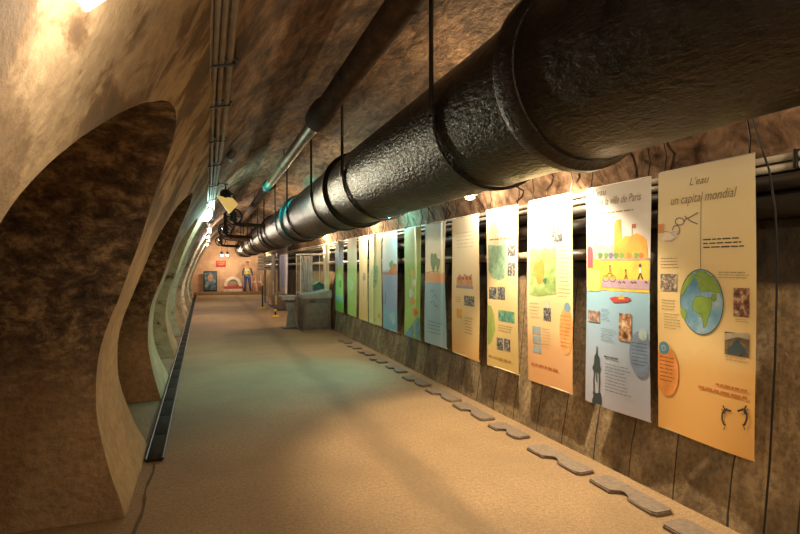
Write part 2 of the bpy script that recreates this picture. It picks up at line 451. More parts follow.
# bundle clips
for i, y in enumerate((3.1, 3.9, 5.0, 6.2, 7.8, 9.4, 11.8, 14.2)):
    b = bend(y)*.25
    m = MB(); big = (i == 4)
    m.box((.06+b, y, 2.80), (.20 if not big else .42, .03, .014), bev=.003)
    m.box((.06+b, y, 2.758), (.17, .02, .01), Matrix.Rotation(-.24, 4, 'Y'), .002)
    for x in (-.015, .135): m.tube([(x+b, y, 2.77), (x+b, y, 2.80+max(0, x)*1.25+.03)], .012, 8)
    o = m.build('conduit_clamp', M_black); setorigin(o, (.05, y, 2.79))
    tag(o, ('long black clamp bar' if big else 'small black clamp') + ' across the vault conduits, %s from the camera' % ordn[i], 'clamp', 'clamps on the conduit bundle')
# small glazed junction box beside the bundle
m = MB(); y = 7.2; x = .29; z = zc(x)-.06
g = thing('junction_box', 'small grey junction box on the vault right of the conduit bundle', 'junction box', (x, y, z))
m.box((x, y, z), (.12, .22, .07), Matrix.Rotation(-.9, 4, 'Y'), .012); m.build('housing', flat('5a5a55', .4), g)
m = MB(); m.box((x+.03, y, z-.035), (.09, .18, .015), Matrix.Rotation(-.9, 4, 'Y'), .004); m.build('lid', flat('9fa8a0', .25), g)

# ------------------------------------------------------------------ lamps
def light(kind, name, loc, energy, col, parent=None, size=.1, rot=None, spot=None, blend=.6):
    l = bpy.data.lights.new(name, kind); l.energy = energy; l.color = lin(col)[:3]
    if kind == 'AREA': l.size = size
    else: l.shadow_soft_size = size
    if kind == 'SPOT': l.spot_size = spot; l.spot_blend = blend
    o = bpy.data.objects.new(name, l); C.objects.link(o); o.location = loc
    if rot is not None: o.rotation_euler = rot
    if parent: o.parent = parent; o.location = Vector(loc)-parent.location
    return o
WARM = (1, .87, .68); WARM2 = (1, .90, .74); COOL = (.80, .98, .92); WHITE = (1, .93, .84)
def vault_lamp(X, Y, zoff, col, e, label, glow=12, tilt=-.75, L=.5, wd=.1):
    z = (interp(PL, zoff) if False else zoff)
    g = thing('vault_lamp', label, 'lamp', (X, Y, z), 'lamps along the left vault')
    R_ = Matrix.Rotation(tilt, 4, 'Y')      # lens faces down and into the tunnel
    m = MB(); m.box((X, Y, z), (wd+.03, L, .06), R_, .015); m.build('housing', flat('6a655c', .5, .3), g)
    m = MB(); nn = R_ @ Vector((0, 0, -1)); p = Vector((X, Y, z))+nn*.04
    if wd > .1: m.ico(p, .5, 3, (.24, L*.8, .30))
    else: m.box(p, (wd, L*.92, .03), R_, .012)
    m.build('diffuser', emit(col, glow), g)
    pl = Vector((X, Y, z))+nn*(.22 if wd <= .1 else .3)
    light('POINT', 'lamp_light', pl, e, col, g, .12)
    return g
def aim(a, b): return (Vector(b)-Vector(a)).to_track_quat('-Z', 'Y').to_euler()
def wall_lamp(px, py, X, col, e, label, glow=15, Y=None, Z=None, sk=.25, to=None, pk=1.6, cone=None, bl=.9):
    if Y is None: Y = Y_at(px, X)
    if Z is None: Z = Z_at(py, X, Y)
    g = thing('wall_lamp', label, 'lamp', (X, Y, Z), 'lamps between the big pipe and the banners')
    m = MB(); m.tube([(3.26, Y, Z+.10), (X+.08, Y, Z+.10), (X, Y, Z+.05)], .012, 8); m.build('bracket', M_black, g)
    m = MB(); m.box((X, Y, Z+.035), (.14, .16, .04), None, .012); m.build('housing', flat('8a8478', .4, .2), g)
    m = MB(); m.ico((X, Y, Z), .05, 2, (1.1, 1.3, .7)); m.build('bulb', emit(col, glow*.6), g)
    light('POINT', 'lamp_light', (X-.01, Y, Z-.09), e*pk, col, g, .03)
    if sk: light('SPOT', 'flood_light', (X-.02, Y-.1, Z-.06), e*6*sk, col, g, .03, aim((X, Y, Z), to or (3.02, Y-3.2, .35)), cone or (1.05 if to else 1.35), bl)
    return g
vault_lamp(-.262, 1.25, 2.30, WHITE, 8.5, 'bright bulkhead lamp above the nearest arch, cut by the top edge', 14, L=.3)
vault_lamp(-.07, 10.8, 2.70, COOL, 60, 'bright white bulkhead lamp at the end of the conduits over the third pillar', 16, L=.6, wd=.2)
light('SPOT', 'vault_flood_light', (.12, 10.4, 2.55), 170, (1, .88, .70), None, .05, aim((.12, 10.4, 2.55), (3.1, 3.4, .7)), .95, .8)
vault_lamp(-.03, 18.5, 2.66, WHITE, 130, 'small vault lamp behind the brightest one, upper of the far pair', 25)
vault_lamp(-.05, 25.0, 2.66, WHITE, 120, 'small vault lamp, lower of the far pair near the end wall', 25)
vault_lamp(-.2, -1.6, 2.33, WARM2, 80, 'added fill lamp above the arch behind the camera', 12)  # unseen, added as front fill
wall_lamp(470, 197, 2.86, WARM2, 26, 'bright lamp under the big pipe above the banner with the orange blocks', 30, sk=.8, pk=.9)
wall_lamp(388, 216, 2.86, (.42, .92, .92), 60, 'bluish lamp under the big pipe above the blue and green banners', 30, pk=.22, sk=.6, to=(1.0, 8.2, 0), cone=1.5, bl=1)
wall_lamp(357, 225.5, 2.86, WARM2, 30, 'small warm lamp under the big pipe left of the bluish lamp', 20)
wall_lamp(0, 0, 2.72, WARM2, 42, 'lamp hidden behind the big pipe above the city skyline banner', 10, Y=4.4, Z=2.85, pk=.4, sk=1.8, to=(3.12, 4.15, .3), cone=1.72, bl=.35)
wall_lamp(0, 0, 2.62, WARM2, 45, 'lamp behind the pipe to the right of the globe banner', 10, Y=.35, Z=2.4, sk=.1)
wall_lamp(313.5, 233, 2.86, WARM, 70, 'warm lamp under the big pipe above the display cabinet', 20)
wall_lamp(259, 253, 2.80, WARM2, 40, 'far lamp under the big pipe near the end wall', 40)
# unseen fill lights added on the big pipe to brighten the vault
for i, (y, e) in enumerate(((.6, 30), (4.4, 34), (9.0, 30), (14.0, 50), (19.0, 60))):
    X, Z = 2.55, 3.16
    g = thing('fill_uplight', 'uplight added unseen on the big pipe to brighten the vault, %s from the camera' % ordn[i], 'lamp', (X, y, Z), 'fill lights added on the big pipe')
    m = MB(); m.box((X, y, Z), (.12, .2, .05), Matrix.Rotation(.6, 4, 'Y'), .01); m.build('housing', M_black, g)
    m = MB(); m.box((X+.02, y, Z+.035), (.09, .17, .03), Matrix.Rotation(.6, 4, 'Y'), .01); m.build('diffuser', emit(WARM, 6), g)
    light('POINT', 'lamp_light', (X+.05, y, Z+.12), e, WARM, g, .06)
for i, (X, y, e) in enumerate(((.9, -1.9, 45),)):  # fill lamp added out of view for light from the front
    Z = zc(X)-.12
    g = thing('fill_ceiling_lamp', 'round unseen fill lamp added on the vault behind the camera', 'lamp', (X, y, Z))
    m = MB(); m.lathe([(.02, .1), (.16, .09), (.18, .0), (.15, -.02)], Matrix.Translation((X, y, Z)), 24); m.build('housing', M_black, g)
    m = MB(); m.lathe([(.15, -.02), (.12, -.06), (.02, -.08)], Matrix.Translation((X, y, Z)), 24); m.build('diffuser', emit(WARM2, 8), g)
    light('POINT', 'lamp_light', (X, y, Z-.3), e, WARM2, g, .2)
for i, x in enumerate((.75, 1.05)):
    g = thing('end_wall_lamp', ('left' if i == 0 else 'right') + ' one of the small lamp pair over the end wall', 'lamp', (x, 32.6, 2.35), 'lamps over the end wall')
    m = MB(); m.lathe([(.02, .0), (.07, .02), (.09, .14), (.03, .2)], Matrix.Translation((x, 32.6, 2.35)), 16); m.build('shade', M_black, g)
    m = MB(); m.tube([(x, 32.6, 2.5), (x, 32.6, zc(x)+.03)], .012, 8); m.build('stem', M_black, g)
    m = MB(); m.ico((x, 32.6, 2.33), .06, 2); m.build('bulb', emit(WARM2, 40), g)
    light('POINT', 'lamp_light', (x, 32.5, 2.2), 45, WARM, g, .1)
# teal spotlight on the vault
TX, TY, TZ = .5, 11.5, 3.12
g = thing('teal_spotlight', 'small black spotlight throwing teal light on the pipes', 'lamp', (TX, TY, TZ))
m = MB(); m.lathe([(.05, 0), (.06, .02), (.06, .16), (.03, .19)], Matrix.Translation((TX-.19, TY, TZ)) @ Matrix.Rotation(PI/2, 4, 'Y'), 18); m.build('housing', M_black, g)
m = MB(); m.tube([(TX-.1, TY, TZ+.02), (TX-.1, TY, 3.3)], .012, 8); m.build('stem', M_black, g)
light('SPOT', 'teal_light', (TX+.03, TY, TZ), 260, (.06, .85, .84), g, .04, aim((TX+.03, TY, TZ), (1.6, 12.0, 3.0)), 1.5, .8)
light('SPOT', 'teal_pipe_light', (TX+.03, TY, TZ-.03), 2400, (.05, .85, .88), g, .04, aim((TX+.03, TY, TZ), (1.6, 11.25, 2.96)), .56, 1)
# yellow flap lamp
yx, yy_, yz = .34, 10.2, 2.9
g = thing('flap_lamp', 'dark round floodlight with a yellow flap hanging right of the bright vault lamp', 'floodlight', (yx, yy_, yz))
m = MB(); m.lathe([(.03, -.08), (.08, -.07), (.10, .05), (.06, .10)], Matrix.Translation((yx-.04, yy_, yz+.06)) @ Matrix.Rotation(1.2, 4, 'X'), 20); m.build('housing', M_black, g)
m = MB(); m.prism([(-.2, .06), (.08, .03), (.18, -.08), (.02, -.26)], -.01, .01, Matrix.Translation((yx, yy_-.08, yz-.03)) @ Matrix.Rotation(PI/2, 4, 'X')); m.build('yellow_flap', emit((.95, .80, .45), .45), g)  # flap glows by itself, standing in for light shining through it
m = MB(); m.tube([(yx-.04, yy_, yz+.1), (yx-.04, yy_, 3.2)], .015, 8); m.build('stem', M_black, g)

# ------------------------------------------------------------------ wall services on the right
spec = [(2.315, 3.265, .022, M_white, 'upper white conduit along the right wall just under the banner tops'),
        (2.255, 3.268, .024, M_white, 'lower white conduit along the right wall behind the banner tops'),
        (2.165, 3.25, .05, M_dpipe, 'uppermost dark pipe below the white conduits on the right wall'),
        (2.02, 3.25, .07, M_dpipe, 'thick dark pipe behind the banners, second dark one from the top'),
        (1.76, 3.235, .05, flat('a89a88', .35, name='light_pipe'), 'pale grey pipe at mid height behind the banners')]
for z, x, r, mt, lab in spec:
    y0 = -2.6 if z > 1.8 else 3.7; y1 = 33.5
    m = MB(); m.tube([(x, y0+(y1-y0)*i/60, z+.004*math.sin(i*1.3)) for i in range(61)], r, 14)
    o = m.build('wall_conduit' if r < .04 else 'wall_pipe', mt); setorigin(o, (x, y0, z)); tag(o, lab, 'conduit' if r < .04 else 'pipe')
i = 0
for y in (2.15, 3.12, 3.97, 4.88, 5.75, 6.72, 7.7, 8.7, 10.4):
    m = MB(); m.box((3.25, y, 2.285), (.055, .018, .115), bev=.006); m.box((3.295, y, 2.25), (.03, .03, .2), bev=.004)
    o = m.build('conduit_bracket', M_black); setorigin(o, (3.29, y, 2.2))
    tag(o, 'black bracket clamping the white conduits to the right wall, %s from the right' % ordn[i], 'bracket', 'brackets of the wall conduits'); i += 1
m = MB(); yb = Y_at(757, 2.55); m.tube([(2.90, 2.225, 2.74), (2.96, 2.22, 2.55), (3.01, 2.215, 2.42), (3.10, 2.21, 2.22), (3.15, 2.21, 2.0), (3.17, 2.21, 1.7), (3.15, 2.21, 1.1), (3.09, 2.2, .5), (3.03, 2.2, .02)], .006, 8)
o = m.build('hanging_cable', M_black); setorigin(o, (3.05, 2.2, 0)); tag(o, 'black cable hanging down the right wall just right of the globe banner', 'cable')
# loose cable tangle above banners
i = 0
for y in (2.98, 3.35, 4.0, 4.45, 5.0, 5.9, 6.8, 7.4):
    random.seed(int(y*100)); m = MB(); pts = []
    for j in range(9):
        pts.append((3.14-.01*j+.03*math.sin(j*1.7+y)+.05, y+.05*math.sin(j*1.2+y*3)+.03*j*(.5-random.random()), 2.36+.055*j))
    pts = [(min(p[0], (interp(PR, p[2]) if p[2] < 2.62 else 3.18-(p[2]-2.62)*.75)-.03), p[1], p[2]) for p in pts]
    m.tube(pts, .010, 7); o = m.build('loose_cable', M_rust); setorigin(o, pts[0])
    tag(o, 'loose dark cable looping up the wall above the banners, %s from the right' % ordn[i], 'cable', 'loose cables above the banners'); i += 1

# ------------------------------------------------------------------ base plates on the floor
plates = [2.02, None]
fr = [(652, 580), (588, 523), (532, 485.5), (512.7, 0), ]
def plate_poly(L):
    w = .21; pts = [(0, 0), (w, 0), (w, L), (0, L)]
    # front edge (x=0) with a half round notch at the middle, shallow step either side
    notch = [(0, L*.62), (.045, L*.61), (.085, L*.57), (.098, L*.52), (.085, L*.46), (.05, L*.42), (.035, L*.36), (.03, L*.2)]
    r = .03
    return [(r+.03, 0), (w-r, 0), (w, r), (w, L-r), (w-r, L), (r, L), (0, L-r)] + notch + [(.03, r)]
XF = 2.72
ys = [Y_at(p, XF) for p in (652, 580, 523, 487, 452, 425.5, 405, 389, 375, 363, 352, 343.5)]
ends = []
for k in range(12):
    far = [657, 582, 525.5, 486, 450, 424, 401.4, 382.5, 369, 357, 347, 337][k]
    near = [None, 649, 576, 512.7, 479.6, 446.6, 419, 394.8, 377.6, 364.6, 352.6, 343][k]
    if k == 0: y0 = 1.85; y1 = Y_at(657, XF)
    else: y0 = Y_at(near, XF); y1 = Y_at(far, XF)
    y1 = min(y1, y0+.8)
    L = max(.5, y1-y0-.02)
    g = MB(); g.prism(plate_poly(L), 0, .026, Matrix.Identity(4))
    es = [e for e in g.bm.edges if all(abs(v.co.z-.026) < 1e-5 for v in e.verts)]
    bmesh.ops.bevel(g.bm, geom=es, offset=.008, segments=2, affect='EDGES')
    nm = g.build('base_plate', M_rubber, angle=30)
    nm.location = (XF+.02*(k % 2)-.01, y0, .002); nm.rotation_euler.z = math.radians([1, -1.5, 1, 2, -1, 1.5, 0, -2, 1, 2, -1, 0][k])
    tag(nm, 'grey-brown notched base plate by the right wall, %s from the camera' % ordn[k], 'base plate', 'base plates along the right wall')

# ------------------------------------------------------------------ banners
XB = 3.045
class Banner:
    def __init__(s, pl, pr, ztop, zbot, seed, stops, label, interp_='LINEAR', X=XB, rough=.55, fold=None):
        s.X = X; s.y1 = Y_at(pl, X); s.y0 = Y_at(pr, X); s.w = s.y1-s.y0; s.zt = ztop; 
        if X > 2.9: ztop = H+(ztop-H)*X/3.15; zbot = H-(H-zbot)*X/3.15
        s.zt = ztop; s.zb = zbot; s.h = ztop-zbot
        s.seed = seed; s.fold = fold
        s.root = thing('exhibition_banner', label, 'banner', (X, (s.y0+s.y1)/2, zbot), 'exhibition banners along the right wall')
        s.lay = 0
        m = MB(); nu, nv = 48, 48
        uvl = m.bm.loops.layers.uv.new('sheet')
        vs = [[m.bm.verts.new(s.P(i/nu, j/nv)) for j in range(nv+1)] for i in range(nu+1)]
        for i in range(nu):
            for j in range(nv):
                f = m.bm.faces.new((vs[i][j], vs[i+1][j], vs[i+1][j+1], vs[i][j+1]))
                for lp, (a, b) in zip(f.loops, ((i, j), (i+1, j), (i+1, j+1), (i, j+1))): lp[uvl].uv = (a/nu, b/nv)
        t = NT('banner_print', rough)
        uv = t.n('ShaderNodeUVMap'); uv.uv_map = 'sheet'; sp = t.n('ShaderNodeSeparateXYZ'); t.l(uv.outputs[0], sp.inputs[0])
        nz = t.noise(t.coord(), 3.5, 3); vv = t.math('ADD', sp.outputs[1], t.math('MULTIPLY', t.math('SUBTRACT', nz, .5), .10))
        if interp_ == 'CONSTANT': vv = sp.outputs[1]
        cc = t.ramp(vv, [(p, hexc(c)) for p, c in stops], interp_)
        t.base(cc); tr = t.b.inputs['Transmission Weight']; 
        t.bump(t.noise(t.coord(), 14, 3), .12, .006)
        s.print = t.m
        m.build('sheet', t.m, s.root, recalc=False)
        # battens top and bottom, hanging wires
        m = MB(); a = Vector(s.P(0, 0)); b = Vector(s.P(1, 0)); m.tube([a+Vector((.008, -.01, 0)), b+Vector((.008, .01, 0))], .009, 8); m.build('top_batten', M_white, s.root)
        m = MB(); a = Vector(s.P(0, 1)); b = Vector(s.P(1, 1)); m.tube([a+Vector((.008, -.004, .004)), b+Vector((.008, .004, .004))], .007, 8); m.build('bottom_batten', flat('b9a98c', .5), s.root)
        for u in (.06, .94):
            a = Vector(s.P(u, 0)); m = MB(); m.tube([a+Vector((.01, 0, -.005)), a+Vector((.06, .03, .12)), a+Vector((.05, .05, .26))], .005, 6); m.build('hanging_wire', M_black, s.root)
    def off(s, u, v):
        a = .007*math.sin(u*5.2+s.seed)*(.3+v) + .005*math.sin(v*6+u*3+s.seed*2.1) + .008*math.sin(v*2.2+s.seed)
        if s.fold: a += -.03*math.exp(-((u-s.fold-.05*math.sin(v*4))/.10)**2)*(1-.6*v)
        return a
    def P(s, u, v, lift=0.0):
        yy = s.y1-(s.y1-s.y0)*u
        pin = .02*math.sin(v*PI)*(u-.5) if s.fold else 0
        return (s.X + s.off(u, v) - lift, yy + pin, s.zt - s.h*v)
    def uv(s, px, py):
        Y = Y_at(px, s.X); return ((s.y1-Y)/(s.y1-s.y0), (s.zt-Z_at(py, s.X, Y))/s.h)
    def nl(s): s.lay += 1; return (.0014 if s.fold else .0006)+.00005*s.lay
    # everything printed is given in picture points of the flat print, laid on the sheet
    def rect(s, name, box, mat, n=6, parent=None, lift=None):
        x0, y0, x1, y1 = box; L = lift or s.nl(); m = MB()
        a, b, c, d = s.uv(x0, y0), s.uv(x1, y0), s.uv(x1, y1), s.uv(x0, y1)
        va = (a[1]+b[1])/2; vb = (c[1]+d[1])/2
        m.grid([[s.P(a[0]+(b[0]-a[0])*i/n, va+(vb-va)*j/n, L) for j in range(n+1)] for i in range(n+1)])
        return m.build(name, mat, parent or s.root, recalc=False)
    def poly(s, name, pts, mat, closed_noise=0, lift=None):
        L = lift or s.nl(); m = MB(); q = [s.uv(*p) for p in pts]
        cx = sum(p[0] for p in q)/len(q); cy = sum(p[1] for p in q)/len(q)
        s._fan(m, [q], (cx, cy), L); return m.build(name, mat, s.root, recalc=False)
    def _fan(s, m, loops, ctr, L):
        for q in loops:
            f = [m.bm.verts.new((p[0], p[1], 0)) for p in q]
            fc = m.bm.faces.new(f)
            bmesh.ops.triangulate(m.bm, faces=[fc])
        bmesh.ops.subdivide_edges(m.bm, edges=m.bm.edges[:], cuts=3, use_grid_fill=True)
        for v in m.bm.verts: v.co = s.P(v.co.x, v.co.y, L)
    def blob(s, name, cx, cy, rx, ry, mat, wob=0.0, seg=36, lift=None):
        """ellipse in print points, made true on the sheet"""
        L = lift or s.nl(); m = MB(); c0 = s.uv(cx, cy); eu = (s.uv(cx+rx, cy)[0]-s.uv(cx-rx, cy)[0])/2; ev = (s.uv(cx, cy+ry)[1]-s.uv(cx, cy-ry)[1])/2
        rows = []
        for i in range(seg+1):
            a = 2*PI*i/seg; k = 1+wob*(math.sin(a*3+s.seed)+.6*math.sin(a*5+cx)) 
            rows.append([s.P(min(1, max(0, c0[0]+eu*k*r*math.cos(a))), c0[1]+ev*k*r*math.sin(a), L) for r in (.001, .33, .66, 1)])
        m.grid(rows); return m.build(name, mat, s.root, recalc=False)
    def lines(s, name, box, n, mat, thick=.35, ragged=.25, seed=1, words=True):
        x0, y0, x1, y1 = box; L = s.nl(); m = MB(); rnd = random.Random(seed)
        a, b, c = s.uv(x0, y0), s.uv(x1, y0), s.uv(x0, y1); d = s.uv(x1, y1)
        va = (a[1]+b[1])/2; vb = (c[1]+d[1])/2; dv = (vb-va)/n
        for i in range(n):
            u = a[0]; ue = b[0]-(b[0]-a[0])*ragged*rnd.random()
            while u < ue-.005:
                w = min(ue-u, (b[0]-a[0])*(.08+.12*rnd.random())); v = va+dv*i
                m.grid([[s.P(u, v, L), s.P(u, v+dv*thick, L)], [s.P(u+w, v, L), s.P(u+w, v+dv*thick, L)]])
                u += w+(b[0]-a[0])*.03
        return m.build(name, mat, s.root, recalc=False)
    def text(s, name, txt, px0, py, px1, mat, hgt=None, shear=.3, font_scale=1.0):
        cu = bpy.data.curves.new('t', 'FONT'); cu.body = txt; cu.shear = shear; cu.resolution_u = 3
        ob = bpy.data.objects.new('t', cu); C.objects.link(ob)
        bpy.context.view_layer.update()
        me = bpy.data.meshes.new_from_object(ob.evaluated_get(bpy.context.evaluated_depsgraph_get()))
        bpy.data.objects.remove(ob); xs_ = [v.co.x for v in me.vertices]; W = max(xs_)-min(xs_); x0 = min(xs_)
        u0, v0 = s.uv(px0, py); u1, v1 = s.uv(px1, py); v = (v0+v1)/2; sc = (u1-u0)*s.w/W; L = s.nl()+.0006
        for q in me.vertices:
            X_, Y_ = (q.co.x-x0)*sc, q.co.y*sc*font_scale
            q.co = s.P(u0+X_/s.w, v-Y_/s.h, L)
        me.materials.append(mat); ob = bpy.data.objects.new(name, me); C.objects.link(ob); ob.parent = s.root
        me.transform(Matrix.Translation(-s.root.location)); return ob
    def stroke(s, name, pts, wpx, mat, lift=None):
        """a drawn line of constant print width"""
        L = lift or s.nl(); m = MB(); q = [s.uv(*p) for p in pts]; 
        P2 = [Vector((p[0]*s.w, p[1]*s.h)) for p in q]; W = wpx*s.h/(s.uv(pts[0][0], 400)[1]-s.uv(pts[0][0], 300)[1])/100/2 if False else wpx*depth(s.X, s.y0)/F/2
        l, r = [], []
        for i, p in enumerate(P2):
            dd = (P2[min(i+1, len(P2)-1)]-P2[max(i-1, 0)]); dd = dd.normalized() if dd.length > 0 else Vector((1, 0)); nn = Vector((-dd.y, dd.x))*W
            a, b = p+nn, p-nn; l.append(s.P(a.x/s.w, a.y/s.h, L)); r.append(s.P(b.x/s.w, b.y/s.h, L))
        m.grid([l, r]); return m.build(name, mat, s.root, recalc=False)
def ink(h, rough=.6): return flat(h, rough, name='print_ink')
PHN = [0]
def photo_mat(cols, sc=30):
    PHN[0] += 1
    t = NT('photo_print', .5); v = t.coord(); n1 = t.noise(v, sc, 4, .6, .4)
    t.base(t.ramp(n1, [(.32, hexc(cols[0])), (.5, hexc(cols[1])), (.66, hexc(cols[2]))])); return t.m
PH_BW = photo_mat(('1a1a1c', '5c5c5c', 'c9c6c0')); PH_COL = photo_mat(('2c2018', '7a5a44', 'd8c4a8')); PH_LAND = photo_mat(('2a3440', '6a7a80', 'c8c2a8'), 14); PH_TEAL = photo_mat(('2c6a74', '5aa08c', '9cc87c'), 14)
GREYT = ink('9c8a6c'); DARKT = ink('3a3026'); ORT = ink('c4702c')

# --- banner 1: globe
b = Banner(657, 755, 2.347, .46, 1.0, [(0, 'f4ead0'), (.12, 'f1e2b4'), (.45, 'efd79e'), (.66, 'eed092'), (.74, 'e4b56e'), (1, 'dfaa5e')], 'nearest tan banner with a large blue and green globe and a pair of scissors')
b.text('title_text', "L'eau", 689, 184, 709, GREYT)
b.text('title_text', 'un capital mondial', 670, 201, 737, GREYT, font_scale=1.3)
b.stroke('string', [(701, 197), (700.6, 230), (700.2, 271)], .7, ink('6b5236'))
PU = ink('7a5a78')
for nm, pts in (('scissors_blade', [(684, 220), (690, 217), (698, 212.5)]), ('scissors_blade', [(684, 216), (690, 221), (697.5, 224)])):
    b.stroke(nm, pts, 1.3, PU)
def ell(cx, cy, rx, ry, n=16): return [(cx+rx*math.cos(2*PI*i/n), cy+ry*math.sin(2*PI*i/n)) for i in range(n+1)]
b.stroke('scissors_handle', ell(679, 221.5, 4.5, 3.6), 1.2, PU); b.stroke('scissors_handle', ell(675.5, 230, 3.6, 4.6), 1.2, PU)
b.stroke('scissors_shank', [(682.5, 224), (685.5, 218.5)], 1.2, PU)
b.blob('hand', 667, 236, 8, 5, ink('f3e6d2'), .12)
for i in range(4): b.stroke('finger', [(668+i*.6, 232+i*2.4), (674, 230.5+i*2.2), (677, 231+i*2)], 1.3, ink('f6e8d6'))
b.stroke('hand_outline', [(660, 233), (664, 231.5), (669, 232), (673, 235), (675, 238), (671, 241), (664, 241)], .6, PU)
b.rect('orange_tab', (657.2, 224, 663, 233), ink('e79a50'))
b.lines('heading_text', (703, 238, 747, 250), 3, DARKT, .3, .2, 2)
b.lines('body_text', (660, 258, 678, 270), 4, GREYT, .2, .2, 3); b.lines('body_text', (661, 300, 676, 312), 4, GREYT, .2, .2, 3); b.lines('body_text', (663, 314, 680, 331), 6, GREYT, .2, .3, 4)
b.lines('body_text', (718, 272, 748, 280), 3, GREYT, .25, .2, 5); b.lines('caption_text', (735, 319.5, 748, 323.5), 2, GREYT, .25, .2, 5); b.lines('caption_text', (725, 358, 748, 363), 2, GREYT, .25, .2, 5)
b.rect('photo', (660, 274, 676, 291), photo_mat(('3a3230', '8a7a70', 'e8dcc8'), 45))
b.rect('photo', (733, 288, 748.5, 317), photo_mat(('30241c', '8a5a48', 'd8c0a0'), 30))
ph = b.rect('photo', (724.5, 333, 748.8, 356), photo_mat(('3a2c20', '6a5a48', '8a7a60'), 20))
b.poly('photo_sky', [(724.7, 333.2), (748.6, 333), (748.6, 340), (737, 337), (724.7, 340)], ink('b8b09a')); b.poly('photo_canal', [(735.5, 339), (737.5, 339), (747.5, 355), (726.5, 353.6)], ink('3f5560'))
b.blob('globe_rim', 700.3, 302, 22, 33, ink('3a5a4a')); GB = b.blob('globe', 700.3, 302, 21.2, 32, photo_mat(('4a86b0', '76a9cc', 'b4cfe0'), 5))
GR = ink('8bb044'); GO = ink('4a7030')
lands = [[(697, 271), (705, 272), (713, 277), (718, 285), (720.5, 293), (714, 293), (710, 291), (705, 291), (701, 292), (699, 289), (703, 285), (700, 283), (704, 279), (700, 277), (695, 275)],
         [(695, 297), (701, 296), (706, 298), (711, 298), (712, 304), (710, 311), (708, 318), (705, 327), (703, 328), (702, 320), (702, 314), (697, 313), (692, 309), (692, 302)],
         [(712, 294), (716, 294), (716, 300), (713, 302), (711, 298)],
         [(680, 307), (684, 309), (686, 314), (684, 320), (682, 318), (680, 313)],
         [(683, 284), (687, 277), (692, 273), (695, 275), (690, 279), (687, 284), (684, 292), (681, 297), (680, 292)]]
for q in lands:
    b.poly('continent', q, GR); b.stroke('continent_outline', q+q[:1], .5, GO)
b.blob('orange_bubble', 665.5, 371, 11.5, 25, ink('eb9a4c')); b.lines('bubble_text', (659, 357, 673, 384), 7, ink('9a5a28'), .3, .2, 8)
b.blob('blue_drop', 663, 348, 5, 6.5, ink('5a93b0')); b.stroke('drop_mark', ell(662.5, 348, 1.8, 2.6), .5, ink('cfe0ea'))
b.lines('orange_text', (716, 386.5, 749, 390), 1, ORT, .6, .05, 9); b.lines('orange_text', (698, 391, 749, 398), 1, ORT, .4, .05, 10)
CRT = ink('33342c')
for sgn, cx in ((1, 723), (-1, 748)):
    b.stroke('ornament_creature', [(cx+sgn*9.5, 411), (cx+sgn*6, 410), (cx+sgn*3, 409), (cx+sgn*.5, 413), (cx+sgn*.3, 419), (cx+sgn*2, 424), (cx+sgn*4, 425.5)], 2.0, CRT)
    b.stroke('ornament_creature', [(cx+sgn*1, 405.5), (cx+sgn*2.5, 409), (cx+sgn*2.2, 414)], 1.7, CRT)
    b.stroke('ornament_creature', [(cx-sgn*.8, 409), (cx+sgn*3.5, 411.5), (cx+sgn*5, 408)], 1.1, CRT)
    b.stroke('ornament_creature', [(cx+sgn*3, 426.5), (cx+sgn*2.3, 430)], 1.0, CRT)

# --- banner 2: city over water
b = Banner(586, 650, 2.335, .47, 2.3, [(0, 'f1f1f2'), (.2, 'eceae8'), (.27, 'ece4e0'), (.46, 'e6dcd8'), (.47, '94c8e8'), (.62, '9abfe0'), (.8, 'aab8d4'), (1, 'b6b8cc')], 'white and blue banner with an orange city skyline above water', 'LINEAR')
b.text('title_text', "L'eau", 592, 196, 606, GREYT); b.text('title_text', 'et la ville de Paris', 599, 203, 640, GREYT, font_scale=1.4)
b.lines('heading_text', (599, 211, 636, 216), 1, GREYT, .25, .1, 2); b.lines('body_text', (588, 222, 604, 246), 5, ink('b0a49c'), .2, .2, 3)
b.rect('yellow_ground', (586.6, 259, 649.6, 291), ink('f2cf4c'))
b.poly('pink_skyline', [(587, 259), (587, 240), (590, 242), (593, 238), (596, 243), (600, 246), (604, 244), (608, 248), (613, 244), (615, 259)], ink('d8b4b4'))
b.poly('orange_building', [(614, 258), (614, 224), (616, 220), (620.5, 219), (621.5, 239), (624, 236), (630, 236), (636, 233), (642, 236), (646, 240), (647.5, 258)], ink('f0ae3c'))
b.stroke('flagpole', [(631.5, 236), (631.5, 224)], .7, ink('7a5a3a')); b.rect('flag', (631.6, 224, 635, 228), ink('c2603a'))
for i, (x, c) in enumerate(((600, '5a8a4c'), (606, '6a9a54'), (611, '7a6a9a'), (616, '5a9a4c'), (622, '77a850'), (629, 'd88a3a'), (636, '6aa04c'), (641, 'c8742c'))): b.blob('tree', x, 255.5, 2.4, 3.2, ink(c), .12, 16)
b.rect('wall_band', (600, 258.5, 649.6, 260.6), ink('b9a28c'))
b.poly('red_kiosk', [(587, 268), (587, 250), (588.5, 246), (592, 248), (592.5, 268)], ink('d8556a'))
b.rect('pale_quay', (587, 270, 600, 291), ink('e6d878')); b.rect('mauve_road', (602, 279.5, 649.4, 288.5), ink('bfa3ba'))
def figure(bn, x, y, c, k=1.0, walk=True):
    bn.stroke('painted_figure', [(x, y-9*k), (x+.3, y-4.5*k)], 2.4*k, ink(c)); bn.blob('painted_head', x, y-10.8*k, 1.1*k, 1.5*k, ink('7a4a34'), 0, 12)
    if walk:
        bn.stroke('painted_leg', [(x+.2, y-5*k), (x-1.4*k, y)], 1.1*k, ink('4a2c2c')); bn.stroke('painted_leg', [(x+.4, y-5*k), (x+2.2*k, y)], 1.1*k, ink('4a2c2c'))
